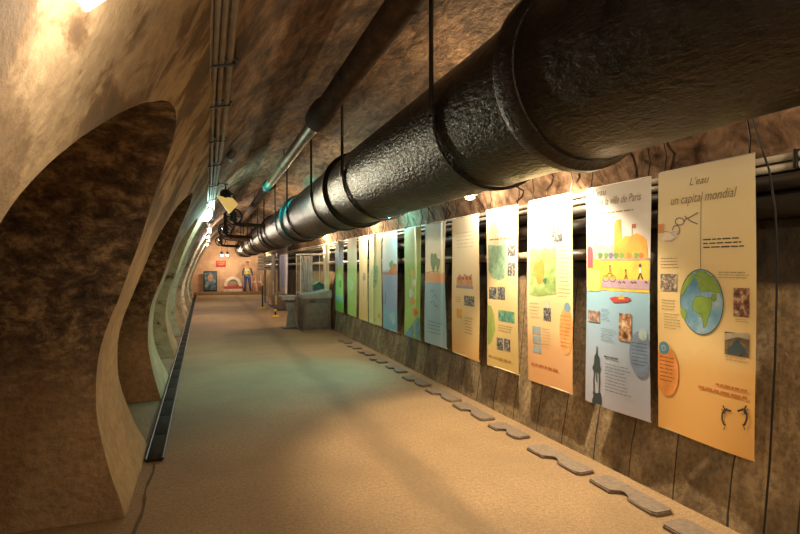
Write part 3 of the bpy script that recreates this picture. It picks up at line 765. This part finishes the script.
figure(b, 640, 279.5, 'f4f0ea', 1.3); figure(b, 626, 279, 'e08a4a', .8); figure(b, 610, 276, 'c2607a', .9, False)
for x in (606, 613): b.stroke('bicycle_wheel', ell(x, 278.5, 3, 3.2), .7, ink('6a6a7a'))
b.stroke('bicycle_frame', [(606, 278.5), (608.5, 273), (612, 273.4), (613, 278.5)], .7, ink('7a3a3a'))
for x in (619, 623, 631, 634, 645): b.stroke('painted_dog', [(x, 282.5), (x+1.4, 281.5), (x+2.6, 283.5)], 1.1, ink('4a2c2c'))
b.rect('blue_river', (586.6, 294.5, 649.6, 336), NT('x').base(hexc('a6d6e8')).m) if False else None
b.poly('red_boat', [(610, 298), (616, 296.5), (622, 297.5), (628, 296.8), (632, 299), (628, 302), (615, 302.5)], ink('c03c38')); b.poly('boat_sail', [(619, 299), (622, 294), (626, 299.5)], ink('e8b83c'))
b.lines('body_text', (602, 309, 612, 322), 5, ink('6a8a9c'), .2, .3, 6)
b.rect('photo', (588, 310.5, 600.5, 322), photo_mat(('4a4a50', '9a7a74', 'c8b8a8'), 24)); b.rect('photo', (620.5, 313.5, 632.5, 341), photo_mat(('4a3020', 'b0805a', 'e8d8c0'), 22))
b.lines('body_text', (602, 329, 618, 343), 5, ink('6a8a9c'), .2, .3, 7)
b.blob('blue_bubble', 641, 354, 10.5, 23, ink('7d96ba')); b.lines('bubble_text', (633, 343, 648, 368), 7, ink('4a6488'), .25, .2, 8); b.blob('pale_drop', 643.5, 334.5, 4, 6, ink('b7d3dc'))
TW = ink('2c3c44')
b.poly('fountain_statue', [(597.7, 346), (598.5, 346), (598.9, 354), (601, 357), (601.4, 364), (603, 369), (601, 372), (595.4, 371.5), (593.4, 368), (595.2, 363), (595.6, 356), (597.3, 353)], TW)
b.stroke('statue_column', [(595.8, 371), (595.2, 380), (595.6, 392)], 2.0, TW); b.stroke('statue_column', [(601, 371.5), (601.4, 381), (600.8, 393)], 2.0, TW); b.stroke('statue_column', [(598.3, 372), (598.2, 377), (598.4, 382)], 1.6, TW)
b.poly('statue_base', [(594, 391), (598, 393), (602.6, 392.6), (602, 397), (603.6, 400), (603.2, 405), (599, 403.6), (593.4, 404), (593.6, 399), (595, 396)], TW)
b.lines('heading_text', (606, 357, 622, 360), 1, DARKT, .5, .1, 2); b.lines('body_text', (607, 366, 633, 396), 9, ink('6a7478'), .2, .3, 9)

# --- banner 3
b = Banner(528.5, 573, 2.33, .475, 3.9, [(0, 'f1e4c4'), (.2, 'efdcb2'), (.7, 'edd09a'), (.77, 'e6b582'), (1, 'e3ab74')], 'tan banner with a green map holding an orange shape, beside the city banner')
b.text('title_text', "L'eau", 550, 215, 557, GREYT); b.text('title_text', 'potable', 548, 224, 563, GREYT, font_scale=1.4)
b.lines('body_text', (533, 225, 547, 245), 6, ink('c2aa84'), .18, .2, 3); b.lines('body_text', (558, 246, 570, 300), 14, ink('c2aa84'), .18, .3, 4)
b.rect('photo', (552.5, 227, 563, 242), PH_BW)
b.poly('green_map', [(531, 250), (536, 247.5), (541, 250), (546, 248), (551, 249.5), (556.5, 246.5), (556.8, 262), (556, 280), (556.5, 294), (548, 295), (540, 296.5), (531, 294.5), (532, 275)], photo_mat(('7c9c58', '97b46c', 'b4c884'), 12))
b.blob('orange_region', 540.5, 271, 5.6, 11.5, ink('e29a44'), .12); b.stroke('map_line', [(545, 258), (541, 264), (536, 268), (534, 276)], .7, ink('5a7a44')); b.blob('dark_patch', 546, 281, 1.8, 3, ink('4a7a4a'), .2, 14)
b.rect('photo', (544.2, 308, 551, 321), PH_BW); b.rect('pale_tower', (546, 301, 550, 308), ink('d8cfc4'))
for i in range(3): b.rect('blue_diagram', (533.5+i*.3, 326.5+i*9.4, 541.3+i*.3, 334+i*9.4), ink('9fb0b8'))
b.lines('body_text', (531, 303, 542, 320), 5, ink('c2aa84'), .18, .3, 6); b.lines('body_text', (543, 329, 551, 350), 7, ink('c2aa84'), .18, .3, 7)
b.blob('orange_bubble', 566, 331, 7, 24, ink('efac66')); b.lines('bubble_text', (560, 316, 571, 350), 9, ink('c47a3c'), .25, .2, 8); b.blob('blue_drop', 567, 307.5, 3.2, 5, ink('7fa6bc'))
b.lines('orange_text', (532, 366, 559, 374), 1, ink('c8783c'), .3, .1, 9)
# --- banner 4
b = Banner(487.5, 518.5, 2.325, .48, 5.1, [(0, 'f4e7d2'), (.25, 'f0deb8'), (.6, 'ebd498'), (1, 'e4c478')], 'tan banner with a teal map and paired grey photos, between two orange-based banners')
b.lines('heading_text', (490, 238, 515, 243), 1, GREYT, .3, .1, 1); b.lines('body_text', (490, 222, 515, 234), 4, ink('cdb894'), .2, .2, 2)
b.poly('teal_map', [(489, 244.5), (497, 246), (505, 244), (505.5, 260), (504, 278), (499, 280), (492, 278), (488.8, 270)], photo_mat(('6a9a80', '8ab294', 'a4c498'), 14))
for bx in ((507.2, 245, 515.6, 256), (507.2, 263, 515.6, 276)): b.rect('photo', bx, PH_BW)
for bx in ((489, 287, 496.2, 299), (497, 287, 504.6, 299.5)): b.rect('photo', bx, PH_BW)
b.poly('green_valley', [(488, 305), (491, 306), (494, 315), (495, 330), (492, 342), (488, 345)], ink('a9bc5c')); b.rect('photo', (498, 311, 515.2, 322), PH_TEAL)
b.lines('body_text', (498, 326, 514, 334), 3, ink('b09a6c'), .25, .2, 4)
b.rect('photo', (496.5, 338, 502.5, 350), PH_BW); b.rect('photo', (503.5, 339, 510, 351), PH_BW); b.lines('bottom_text', (489, 358, 512, 364), 1, ink('c09a4c'), .4, .1, 5)
# --- banner 5
b = Banner(451.5, 479, 2.31, .48, .4, [(0, 'f4ead8'), (.3, 'f2e2bc'), (.72, 'ecd092'), (.72, 'ebd096'), (1, 'e3b068')], 'cream banner with an orange block illustration and grey photo, right of the tree banner')
b.lines('body_text', (456, 232, 476, 250), 5, ink('d6c4a4'), .2, .2, 2)
b.poly('orange_blocks', [(456, 286), (456, 278), (459, 274), (463, 277), (463.5, 273.5), (468, 276), (472, 274), (472.5, 287)], ink('d9935c')); b.rect('blue_base', (455.5, 286, 473, 288.5), ink('8a9cac'))
for x in (458, 461.5, 465.5, 469): b.rect('block_roof', (x, 277, x+2, 279.6), ink('8a4a3c'))
b.rect('photo', (463.5, 296, 474, 306), PH_BW); b.rect('ochre_picture', (456, 309, 461, 318), ink('dca83c')); b.lines('body_text', (464, 318, 473, 336), 6, GREYT, .25, .2, 4)
b.lines('body_text', (455, 297, 461, 304), 3, ink('b8a47c'), .25, .2, 4)
# --- banner 6 tree + blue
b = Banner(425, 446.5, 2.30, .5, 2.9, [(0, 'eeeeec'), (.22, 'efe6cc'), (.4, 'f0dc9e'), (.425, 'e89a4c'), (.485, 'e89a4c'), (.49, '7fb2cc'), (.8, '8fbace'), (1, 'a7c4d2')], 'banner with a green tree over an orange strip and blue water', 'LINEAR', fold=.9)
b.blob('tree_crown', 434, 261, 3.4, 8.5, ink('5f8a4c'), .15); b.stroke('tree_trunk', [(434, 263), (434, 273)], .7, ink('4a5a34')); b.blob('tree_crown', 438.4, 264, 1.8, 6.5, ink('6f9a54'), .15)
b.stroke('grass_line', [(427, 272.5), (433, 271.6), (440, 272)], .6, ink('7a8a44'))
for (x, y) in ((433, 292), (436, 297), (433.5, 303), (437, 307)): b.stroke('water_mark', [(x-2, y), (x, y-2), (x+2, y), (x+1, y+2)], .7, ink('4a6a7a'))
b.lines('body_text', (429, 322, 443, 336), 4, ink('6a94ac'), .25, .2, 4)
# --- banner 7 green
b = Banner(404, 420.5, 2.29, .495, 1.7, [(0, 'd9e2b4'), (.3, 'c4d884'), (.36, 'a9cf56'), (.82, 'a5cd5a'), (1, '9cc65c')], 'bright green banner with small round pictures and a blue corner at the foot', fold=.8)
for (x, y, c) in ((412, 273, 'f0c84c'), (414, 283, 'e8e0b0'), (411, 293, 'd8dcc0'), (413, 301, 'e89a3c'), (416, 312, 'e8702c')): b.blob('round_picture', x, y, 2.6, 4, ink(c), .1, 18)
b.poly('blue_corner', [(404.3, 336.5), (412, 326), (418, 318), (420, 318), (420.2, 339.4), (404.3, 334.8)], ink('6fa6c2'))
b.stroke('drawing_line', [(408, 268), (410, 280), (408, 296), (411, 308)], .6, ink('5a8a3c'))
# --- banner 8 white / blue
b = Banner(383.2, 397.6, 2.29, .49, 4.4, [(0, 'f0f3f6'), (.38, 'e9edf0'), (.42, '9eaecb'), (.75, '8fa6c6'), (.82, '7fb6cc'), (1, '7ab0cc')], 'white and blue banner with a small orange hill, left of the bright green banner')
b.poly('orange_hill', [(388, 273), (391, 267), (394, 263), (397.2, 265), (397.2, 274)], ink('e88a4c')); b.blob('green_bush', 391.5, 265, 1.8, 4.5, ink('8ab46c'), .15, 16); b.rect('orange_strip', (383.6, 272.5, 397.2, 274.6), ink('dc8c5c'))
b.stroke('dark_figure', [(385.5, 292), (386, 298), (385.2, 304)], 1.2, ink('3a4a6a')); b.blob('pale_patch', 392, 318, 3.4, 6, ink('a9c8d8'), .15, 16)
# --- banner 9
b = Banner(369.2, 381.8, 2.31, .5, 3.3, [(0, 'e7d3b2'), (.3, 'd8cc9c'), (.45, 'c5c888'), (1, 'd2d08c')], 'tan and olive green folded banner with a blue-green sketch, beside the white and blue one', fold=.45)
b.blob('green_sketch', 375.5, 275, 3, 11, photo_mat(('7a9a7c', '98b488', 'b8c894'), 20), .15); b.stroke('dark_mark', [(374, 316), (375.5, 319), (375, 322)], .9, ink('3a3a2c')); b.blob('ochre_mark', 379, 316, 1, 2.6, ink('d8a03c'), .1, 12)
# --- banner 10
b = Banner(359.2, 367.8, 2.31, .5, 5.5, [(0, 'f2e4cc'), (.35, 'ecd6a4'), (1, 'e2bb74')], 'narrow looking tan banner with a dark wavy sketch, between green banners')
b.stroke('dark_sketch', [(363.5, 272), (362.4, 278), (363.6, 284), (363, 296)], .9, ink('6a6a5a')); b.blob('grey_patch', 364, 277, 1.6, 4, ink('a89c84'), .1, 14)
# --- banner 11, 12, 13
b = Banner(347, 356.6, 2.32, .52, .9, [(0, 'eef0ea'), (.25, 'e6ecd4'), (.4, 'b8d488'), (1, 'a4cc64')], 'white to light green banner, left of the narrow tan one', fold=.5)
b.blob('pale_patch', 351.5, 285, 2, 7, ink('c9dca4'), .1, 16)
b = Banner(335.6, 343.8, 2.30, .52, 4.9, [(0, 'b6cbe0'), (.3, 'a8c4d8'), (.4, 'a4c868'), (.75, 'a9cc6a'), (.8, '8ab8c0'), (.88, '7fb850'), (1, '82b850')], 'banner fading from blue sky to bright green, second left of the narrow tan one', fold=.5)
b.blob('dark_field', 340, 284, 1.8, 4, ink('7fa44c'), .1, 14)
b = Banner(323, 329, 2.30, .55, 2.0, [(0, 'f0ece4'), (.35, 'e6dcc0'), (.5, 'e2d098'), (1, 'e6cc7c')], 'white to pale yellow banner just behind the display cabinet', fold=.5)
b.stroke('grey_sketch', [(325, 262), (326.5, 268), (325.4, 276)], .8, ink('9a8a74'))

# ------------------------------------------------------------------ display cabinet with acrylic case
cx, cy = 2.62, 13.9
g = thing('display_cabinet', 'grey-brown display cabinet with sloping top at the end of the banners', 'cabinet', (cx, cy, 0))
MG = flat('584a40', .7, name='cabinet_board')
m = MB(); m.box((cx, cy, .44), (.70, .80, .82), bev=.008); m.build('body', MG, g)
m = MB(); m.box((cx, cy, .02), (.74, .84, .04), bev=.006); m.build('plinth', flat('7d6c58', .7), g)
m = MB(); m.box((cx-.352, cy, .5), (.01, .62, .5), bev=.003); m.box((cx, cy-.403, .42), (.58, .01, .6), bev=.003); m.build('front_panel', flat('5f554b', .6), g)
m = MB(); m.box((cx-.12, cy-.41, .78), (.14, .02, .04), bev=.004); m.build('slot', M_black, g)
m = MB(); m.prism([(-.37, 0), (.37, 0), (.37, .2), (-.37, .06)], -.42, .42, Matrix.Translation((cx, cy, .85)) @ Matrix(((1, 0, 0, 0), (0, 0, 1, 0), (0, 1, 0, 0), (0, 0, 0, 1)))); m.build('sloping_top', flat('86786a', .5), g)
R_ = Matrix.Rotation(-math.atan2(.14, .74), 4, 'Y')
m = MB(); m.box((cx, cy, .99), (.66, .72, .012), R_, .003); m.build('picture_board', photo_mat(('3a8a6a', '6a9ab0', 'c8a878'), 7), g)
g = thing('acrylic_case', 'tall clear acrylic case with pale edges standing over the display cabinet', 'display case', (cx+.1, cy+.5, 0))
x0, x1, y0, y1, z0, z1 = cx-.28, cx+.38, cy+.46, cy+1.2, .02, 2.0
m = MB()
for (a, bb) in (((x0, y0), (x1, y0)), ((x1, y0), (x1, y1)), ((x0, y1), (x1, y1)), ((x0, y0), (x0, y1))):
    m.box(((a[0]+bb[0])/2, (a[1]+bb[1])/2, (z1+.95)/2), (abs(a[0]-bb[0])+.008, abs(a[1]-bb[1])+.008, z1-.95))
m.build('acrylic_pane', M_glass, g, smooth=False)
m = MB()
for (a, bb) in ((x0, y0), (x1, y0), (x0, y1), (x1, y1)): m.box((a, bb, (z1+z0)/2), (.022, .022, z1-z0), bev=.003)
for z in (z1, .95):
    for yv in (y0, y1): m.box(((x0+x1)/2, yv, z), (x1-x0, .022, .022), bev=.003)
    for xv in (x0, x1): m.box((xv, (y0+y1)/2, z), (.022, y1-y0, .022), bev=.003)
m.build('edge_frame', flat('d8d4cc', .4), g)
m = MB(); m.box(((x0+x1)/2, (y0+y1)/2, .47), (x1-x0-.03, y1-y0-.03, .9), bev=.006); m.build('pedestal', MG, g)
m = MB(); rows = []
for i in range(21):
    u = i/20; rows.append([(cx-.2+.3*u, cy+.8+.03*math.sin(u*19), z) for z in (.97, 1.3, 1.6, 1.95)])
m.grid(rows); o = m.build('hanging_sheet', flat('e6e0e4', .7)); setorigin(o, (cx-.05, cy+.8, .97)); tag(o, 'pleated white sheet hanging inside the left half of the acrylic case', 'sheet')
g = thing('scale_model', 'small model building with a green roof inside the acrylic case', 'model', (cx+.25, cy+.8, .93))
m = MB(); m.box((cx+.25, cy+.8, 1.05), (.26, .3, .2), bev=.006); m.build('block', flat('6f93a6', .5), g)
m = MB(); m.prism([(-.16, 0), (.16, 0), (0, .1)], -.17, .17, Matrix.Translation((cx+.25, cy+.8, 1.15)) @ Matrix(((1, 0, 0, 0), (0, 0, 1, 0), (0, 1, 0, 0), (0, 0, 0, 1)))); m.build('roof', flat('3fa47c', .5), g)
# tray stand left of the cabinet
tx, ty = 2.03, 14.6
g = thing('tray_stand', 'grey stand with a flat pale tray top, left of the display cabinet', 'stand', (tx, ty, 0))
m = MB(); m.box((tx, ty, .86), (.42, .5, .05), bev=.015); m.box((tx, ty, .80), (.34, .42, .08), bev=.02); m.build('tray', flat('b8aea4', .4), g)
m = MB(); m.prism([(-.07, 0), (.2, 0), (.16, .76), (-.12, .78), (-.02, .4)], -.04, .04, Matrix.Translation((tx+.02, ty, .02)) @ Matrix(((1, 0, 0, 0), (0, 0, 1, 0), (0, 1, 0, 0), (0, 0, 0, 1)))); m.build('pedestal', flat('8f867c', .5), g)
m = MB(); m.box((tx+.06, ty, .012), (.42, .5, .024), bev=.006); m.build('base', flat('5a524a', .6), g)
# purple display panel and brown cabinet behind
b = Banner(277.5, 287.5, 2.42, .62, 1.3, [(0, 'c9bccb'), (.3, 'a898b8'), (.55, '8f8aa6'), (.75, 'a89c8c'), (1, '8a7a6a')], 'mauve banner hanging far down the tunnel left of the acrylic case', X=2.78)
b.rect('blue_text_panel', (281, 256, 284.5, 288), ink('6f7aa4')); b.rect('pale_edge', (285.6, 248, 287.2, 294), ink('ddd6da'))
g = thing('display_board', 'brown display cabinet with yellow items standing below the mauve banner', 'cabinet', (2.72, 20.6, 0))
m = MB(); m.box((2.72, 21.2, .3), (.5, 1.6, .56), bev=.01); m.build('body', flat('5a4c44', .6), g)
m = MB(); m.box((2.46, 20.9, .38), (.02, .5, .34), bev=.004); m.build('yellow_notice', flat('d2b04a', .6), g)
m = MB(); m.box((2.72, 21.2, .03), (.56, 1.7, .06), bev=.006); m.build('plinth', flat('3a322c', .6), g)
g = thing('brown_panel', 'tall brown upright panel left of the mauve banner', 'panel', (2.62, 23.2, 0))
m = MB(); m.box((2.62, 23.2, 1.15), (.05, 1.2, 2.2), bev=.008); m.build('board', flat('6d5a50', .6), g)
m = MB(); m.box((2.59, 22.95, .75), (.02, .3, .6), bev=.004); m.build('yellow_strip', flat('caa648', .6), g)
m = MB(); m.box((2.62, 23.2, .03), (.3, 1.2, .06), bev=.008); m.build('foot', M_black, g)
# pole with bracket arms (grey rods stacked)
g = thing('pipe_rack', 'upright rack of short grey pipe stubs at the far end of the right wall', 'pipe rack', (2.5, 25.5, 0))
m = MB(); m.tube([(2.5, 25.5, 0.02), (2.5, 25.5, 2.2)], .03, 10); m.build('post', flat('5a5048', .5), g)
m = MB(); m.lathe([(.16, 0), (.16, .02), (.05, .03)], Matrix.Translation((2.5, 25.5, 0)), 18); m.build('base', M_black, g)
for i in range(5):
    m = MB(); m.tube([(2.15, 25.45, 1.55+.14*i), (2.85, 25.45, 1.55+.14*i)], .05, 10); m.build('pipe_stub', flat('b4aca2', .35, .2), g)
# rope posts
for i, (px, py, zt) in enumerate(((262.5, 308.5, .95), (275.5, 317, .22))):
    d = F*H/(py-VPY); X = (px-VPX)*CO*d/F; Y = (d-X*SI)/CO
    g = thing('barrier_post', ('tall black barrier post on a yellow and black foot, far right of the floor' if i == 0 else 'low yellow and black marker post on the floor near the tray stand'), 'post', (X, Y, 0), 'marker posts on the floor')
    m = MB(); m.lathe([(.16, 0), (.16, .02), (.1, .05), (.03, .07)], Matrix.Translation((X, Y, 0)), 20); m.build('foot', flat('c9a238', .5), g)
    m = MB(); m.tube([(X, Y, .05), (X, Y, zt)], .03, 10); m.build('pole', M_black, g)
    m = MB(); m.ico((X, Y, zt), .045, 2); m.build('cap', flat('d8c06a', .4), g)

# ------------------------------------------------------------------ end wall display
YW = 33.9
def endpt(px, py, Y):      # point of a sight line on the plane y = Y
    r = (px-400)/F; X = Y*(r*CO+SI)/(CO-r*SI); return X, Z_at(py, X, Y)
x0, zt = endpt(203.5, 271, 33.4); x1, zb = endpt(217, 292, 33.4)
g = thing('dark_poster', 'dark blue poster board leaning at the left of the end wall', 'poster', ((x0+x1)/2, 33.6, .18))
m = MB(); m.box(((x0+x1)/2, 33.6, (zt+.18)/2), (x1-x0, .06, zt-.18), bev=.01); m.build('board', flat('1f2c38', .5), g)
m = MB(); m.box(((x0+x1)/2, 33.562, (zt+.2)/2), ((x1-x0)*.84, .01, (zt-.2)*.84), bev=.002); m.build('picture', photo_mat(('1c3244', '3f6078', '8aa4ac'), 4), g)
m = MB(); m.ico(((x0+x1)/2, 33.55, (zt+.6)/2), .16, 2, (1, .06, 1.4)); m.build('portrait', flat('b08a78', .6), g)
xa, za = endpt(216, 260.5, 33.6); xb, zb = endpt(226, 267, 33.6)
g = thing('red_sign', 'red rectangular sign on the end wall above the display', 'sign', ((xa+xb)/2, 33.85, (za+zb)/2))
m = MB(); m.box(((xa+xb)/2, 33.86, (za+zb)/2), (xb-xa, .04, za-zb), bev=.006); m.build('panel', flat('b0382c', .5), g)
m = MB()
for i, w in enumerate((.7, .5)): m.box(((xa+xb)/2, 33.835, za-(za-zb)*(.35+.3*i)), ((xb-xa)*w, .006, .04))
m.build('lettering', flat('d8806a', .6), g)
# white wheel-like arch on a red base
xm, zm = endpt(233, 283, 33.3)
g = thing('arched_exhibit', 'white arched exhibit on a red and white base in the middle of the end ledge', 'exhibit', (xm, 33.4, .18))
m = MB(); rows = []
for i in range(25):
    q = PI*i/24; ring = []
    for dr, dy in ((-.09, -.06), (.09, -.06), (.09, .06), (-.09, .06), (-.09, -.06)): ring.append((xm+math.cos(q)*(.42+dr), 33.4+dy, .5+math.sin(q)*(.5+dr)))
    rows.append(ring)
m.grid(rows); m.build('arch', flat('e0d6cc', .5), g)
m = MB(); m.box((xm, 33.4, .42), (1.05, .28, .16), bev=.02); m.build('red_band', flat('b2483a', .5), g)
m = MB(); m.box((xm, 33.4, .26), (1.1, .34, .17), bev=.02); m.build('base', flat('d0c2b4', .6), g)
m = MB(); m.box((xm, 33.42, .75), (.5, .04, .42), bev=.03); m.build('grey_core', flat('a8968c', .6), g)
for i, px in enumerate((254.8, 260.2)):
    xq, zq = endpt(px, 283, 33.2)
    g = thing('barrier_trestle', ('left' if i == 0 else 'right') + ' red and white trestle barrier beside the worker figure', 'barrier', (xq, 33.3, .18), 'trestle barriers')
    for s in (-1, 1):
        m = MB(); m.tube([(xq, 33.3, 1.15), (xq+s*.16, 33.3, .18)], .03, 8); m.build('leg', flat('c2503e' if s < 0 else 'e6d6c8', .5), g)
    m = MB(); m.box((xq, 33.3, .75), (.2, .05, .1), bev=.01); m.build('crossbar', flat('e6dcd2', .5), g)

# worker figure (one skinned body, clothes over it)
def skin(name, verts, edges, radii, mat, parent, sub=2):
    me = bpy.data.meshes.new(name); me.from_pydata(verts, edges, []); me.update()
    ob = bpy.data.objects.new(name, me); C.objects.link(ob)
    md = ob.modifiers.new('s', 'SKIN'); md.use_smooth_shade = True
    for i, r in enumerate(radii):
        rr = r if isinstance(r, tuple) else (r, r)
        me.skin_vertices[0].data[i].radius = rr
    me.skin_vertices[0].data[0].use_root = True
    ob.modifiers.new('u', 'SUBSURF').levels = sub; ob.modifiers['u'].render_levels = sub
    me.materials.append(mat); ob.parent = parent; return ob
xw, _ = endpt(247.5, 283, 33.2)
W = thing('person', 'worker figure in yellow vest and blue trousers standing on the end ledge', 'person', (xw, 33.35, .18))
V = [(0, 0, .95), (0, 0, 1.12), (0, 0, 1.32), (0, 0, 1.45), (0, -.01, 1.53), (0, -.015, 1.62), (0, -.01, 1.70),
     (-.10, 0, .90), (-.12, -.02, .50), (-.13, .02, .08), (-.14, -.13, .04),
     (.10, 0, .90), (.13, -.04, .50), (.16, -.01, .08), (.18, -.15, .04),
     (-.17, 0, 1.42), (-.26, .02, 1.15), (-.27, -.06, .92), (-.27, -.08, .84),
     (.17, 0, 1.42), (.27, .02, 1.15), (.29, -.07, .93), (.29, -.09, .85)]
E = [(0, 1), (1, 2), (2, 3), (3, 4), (4, 5), (5, 6), (0, 7), (7, 8), (8, 9), (9, 10), (0, 11), (11, 12), (12, 13), (13, 14), (3, 15), (15, 16), (16, 17), (17, 18), (3, 19), (19, 20), (20, 21), (21, 22)]
Rr = [(.15, .11), (.14, .10), (.17, .11), (.13, .09), .055, (.085, .1), (.07, .08), .085, .06, .04, .04, .085, .06, .04, .04, .06, .045, .032, .035, .06, .045, .032, .035]
n0 = len(V)
for s, hnd in ((-1, 18), (1, 22)):
    bx_, by_, bz_ = V[hnd]
    for k in range(4):
        ox = (k-1.5)*.018
        V += [(bx_+ox, by_-.012, bz_-.05), (bx_+ox, by_-.03, bz_-.085-.008*(k in (1, 2)))]; i0 = len(V)-2
        E += [(hnd, i0), (i0, i0+1)]; Rr += [.009, .008]
    V += [(bx_-s*.03, by_-.03, bz_-.02), (bx_-s*.035, by_-.05, bz_-.05)]; i0 = len(V)-2; E += [(hnd, i0), (i0, i0+1)]; Rr += [.011, .009]
skin('body', V, E, Rr, flat('b98a70', .6), W, 1)
skin('trousers', [V[0], V[7], V[8], (V[9][0], V[9][1], .1), V[11], V[12], (V[13][0], V[13][1], .1)], [(0, 1), (1, 2), (2, 3), (0, 4), (4, 5), (5, 6)], [(.165, .125), .105, .08, .07, .105, .08, .07], flat('3a5688', .7), W, 1)
skin('vest', [(0, 0, .98), V[1], V[2], (0, 0, 1.43)], [(0, 1), (1, 2), (2, 3)], [(.17, .13), (.165, .125), (.19, .13), (.15, .105)], flat('d6cf3c', .6), W, 1)
for s, i in ((-1, 15), (1, 19)):
    skin('sleeve', [V[i], V[i+1], V[i+2]], [(0, 1), (1, 2)], [.075, .06, .048], flat('3f4f66', .7), W, 1)
m = MB()
for z in (1.08, 1.25): m.lathe([(.02, z-.02), (.19, z-.02), (.19, z+.02), (.02, z+.02)], Matrix.Diagonal((1.02, .76, 1, 1)), 24)
o = m.build('reflective_band', flat('d8d8d0', .3)); o.parent = W
m = MB(); m.lathe([(.125, 1.70), (.12, 1.72), (.105, 1.78), (.06, 1.82), (.01, 1.83)], Matrix.Translation((0, -.01, 0)) @ Matrix.Diagonal((.95, 1.12, 1, 1)), 24); o = m.build('helmet', flat('7a5a30', .4)); o.parent = W
m = MB(); m.ico((0, -.115, 1.62), .02, 2, (.7, 1, 1.2)); o = m.build('nose', flat('b98a70', .6)); o.parent = W
for s in (-1, 1):
    m = MB(); m.ico((s*.032, -.1, 1.65), .012, 2); o = m.build('eye', flat('2a2420', .4)); o.parent = W
    m = MB(); m.ico((s*.088, 0, 1.63), .025, 2, (.4, .7, 1.2)); o = m.build('ear', flat('b98a70', .6)); o.parent = W
    xx = V[10][0] if s < 0 else V[14][0]; yy2 = -.06 if s < 0 else -.09
    m = MB(); m.ico((xx, yy2, .05), .06, 2, (.9, 2.1, .85)); m.tube([(xx*.97, yy2+.07, .05), (xx*.95, yy2+.08, .2)], .06, 12); o = m.build('boot', flat('2a2420', .6)); o.parent = W

# dark valve wheels and pipes under the vault toward the far end
for i, (y, x, z) in enumerate(((14.5, .62, 3.1), (17.5, .5, 2.95), (20.5, .62, 3.0), (24, .5, 2.9))):
    g = thing('valve_assembly', 'dark valve with drop pipe under the far vault, %s from the camera' % ordn[i], 'valve', (x, y, z), 'valves under the far vault')
    m = MB(); m.tube([(x, y, zc(x)+.03), (x, y, z-.25), (x+.1, y, z-.34), (x+.8, y, z-.36)], .05, 12); m.build('drop_pipe', M_rust, g)
    m = MB(); rr = [(x+math.cos(q)*.2, y-.12, z-.15+math.sin(q)*.2) for q in [2*PI*k/24 for k in range(25)]]; m.tube(rr, .018, 8, cap=False)
    for k in range(3): m.tube([(x-math.cos(k*PI/3)*.2, y-.12, z-.15-math.sin(k*PI/3)*.2), (x+math.cos(k*PI/3)*.2, y-.12, z-.15+math.sin(k*PI/3)*.2)], .012, 6)
    m.tube([(x, y-.13, z-.15), (x, y, z-.15)], .025, 8); m.build('hand_wheel', M_black, g)
    m = MB(); m.lathe([(.05, -.1), (.1, -.09), (.1, -.05), (.075, -.03), (.075, .03), (.1, .05), (.1, .09), (.05, .1)], Matrix.Translation((x, y, z-.15)), 18); m.build('valve_body', M_iron, g)

# ------------------------------------------------------------------ world and view
w = bpy.data.worlds.new('world'); bpy.context.scene.world = w; w.use_nodes = True
w.node_tree.nodes['Background'].inputs[0].default_value = (.02, .015, .01, 1); w.node_tree.nodes['Background'].inputs[1].default_value = .3
sc = bpy.context.scene
sc.view_settings.view_transform = 'Standard'; sc.view_settings.exposure = .35
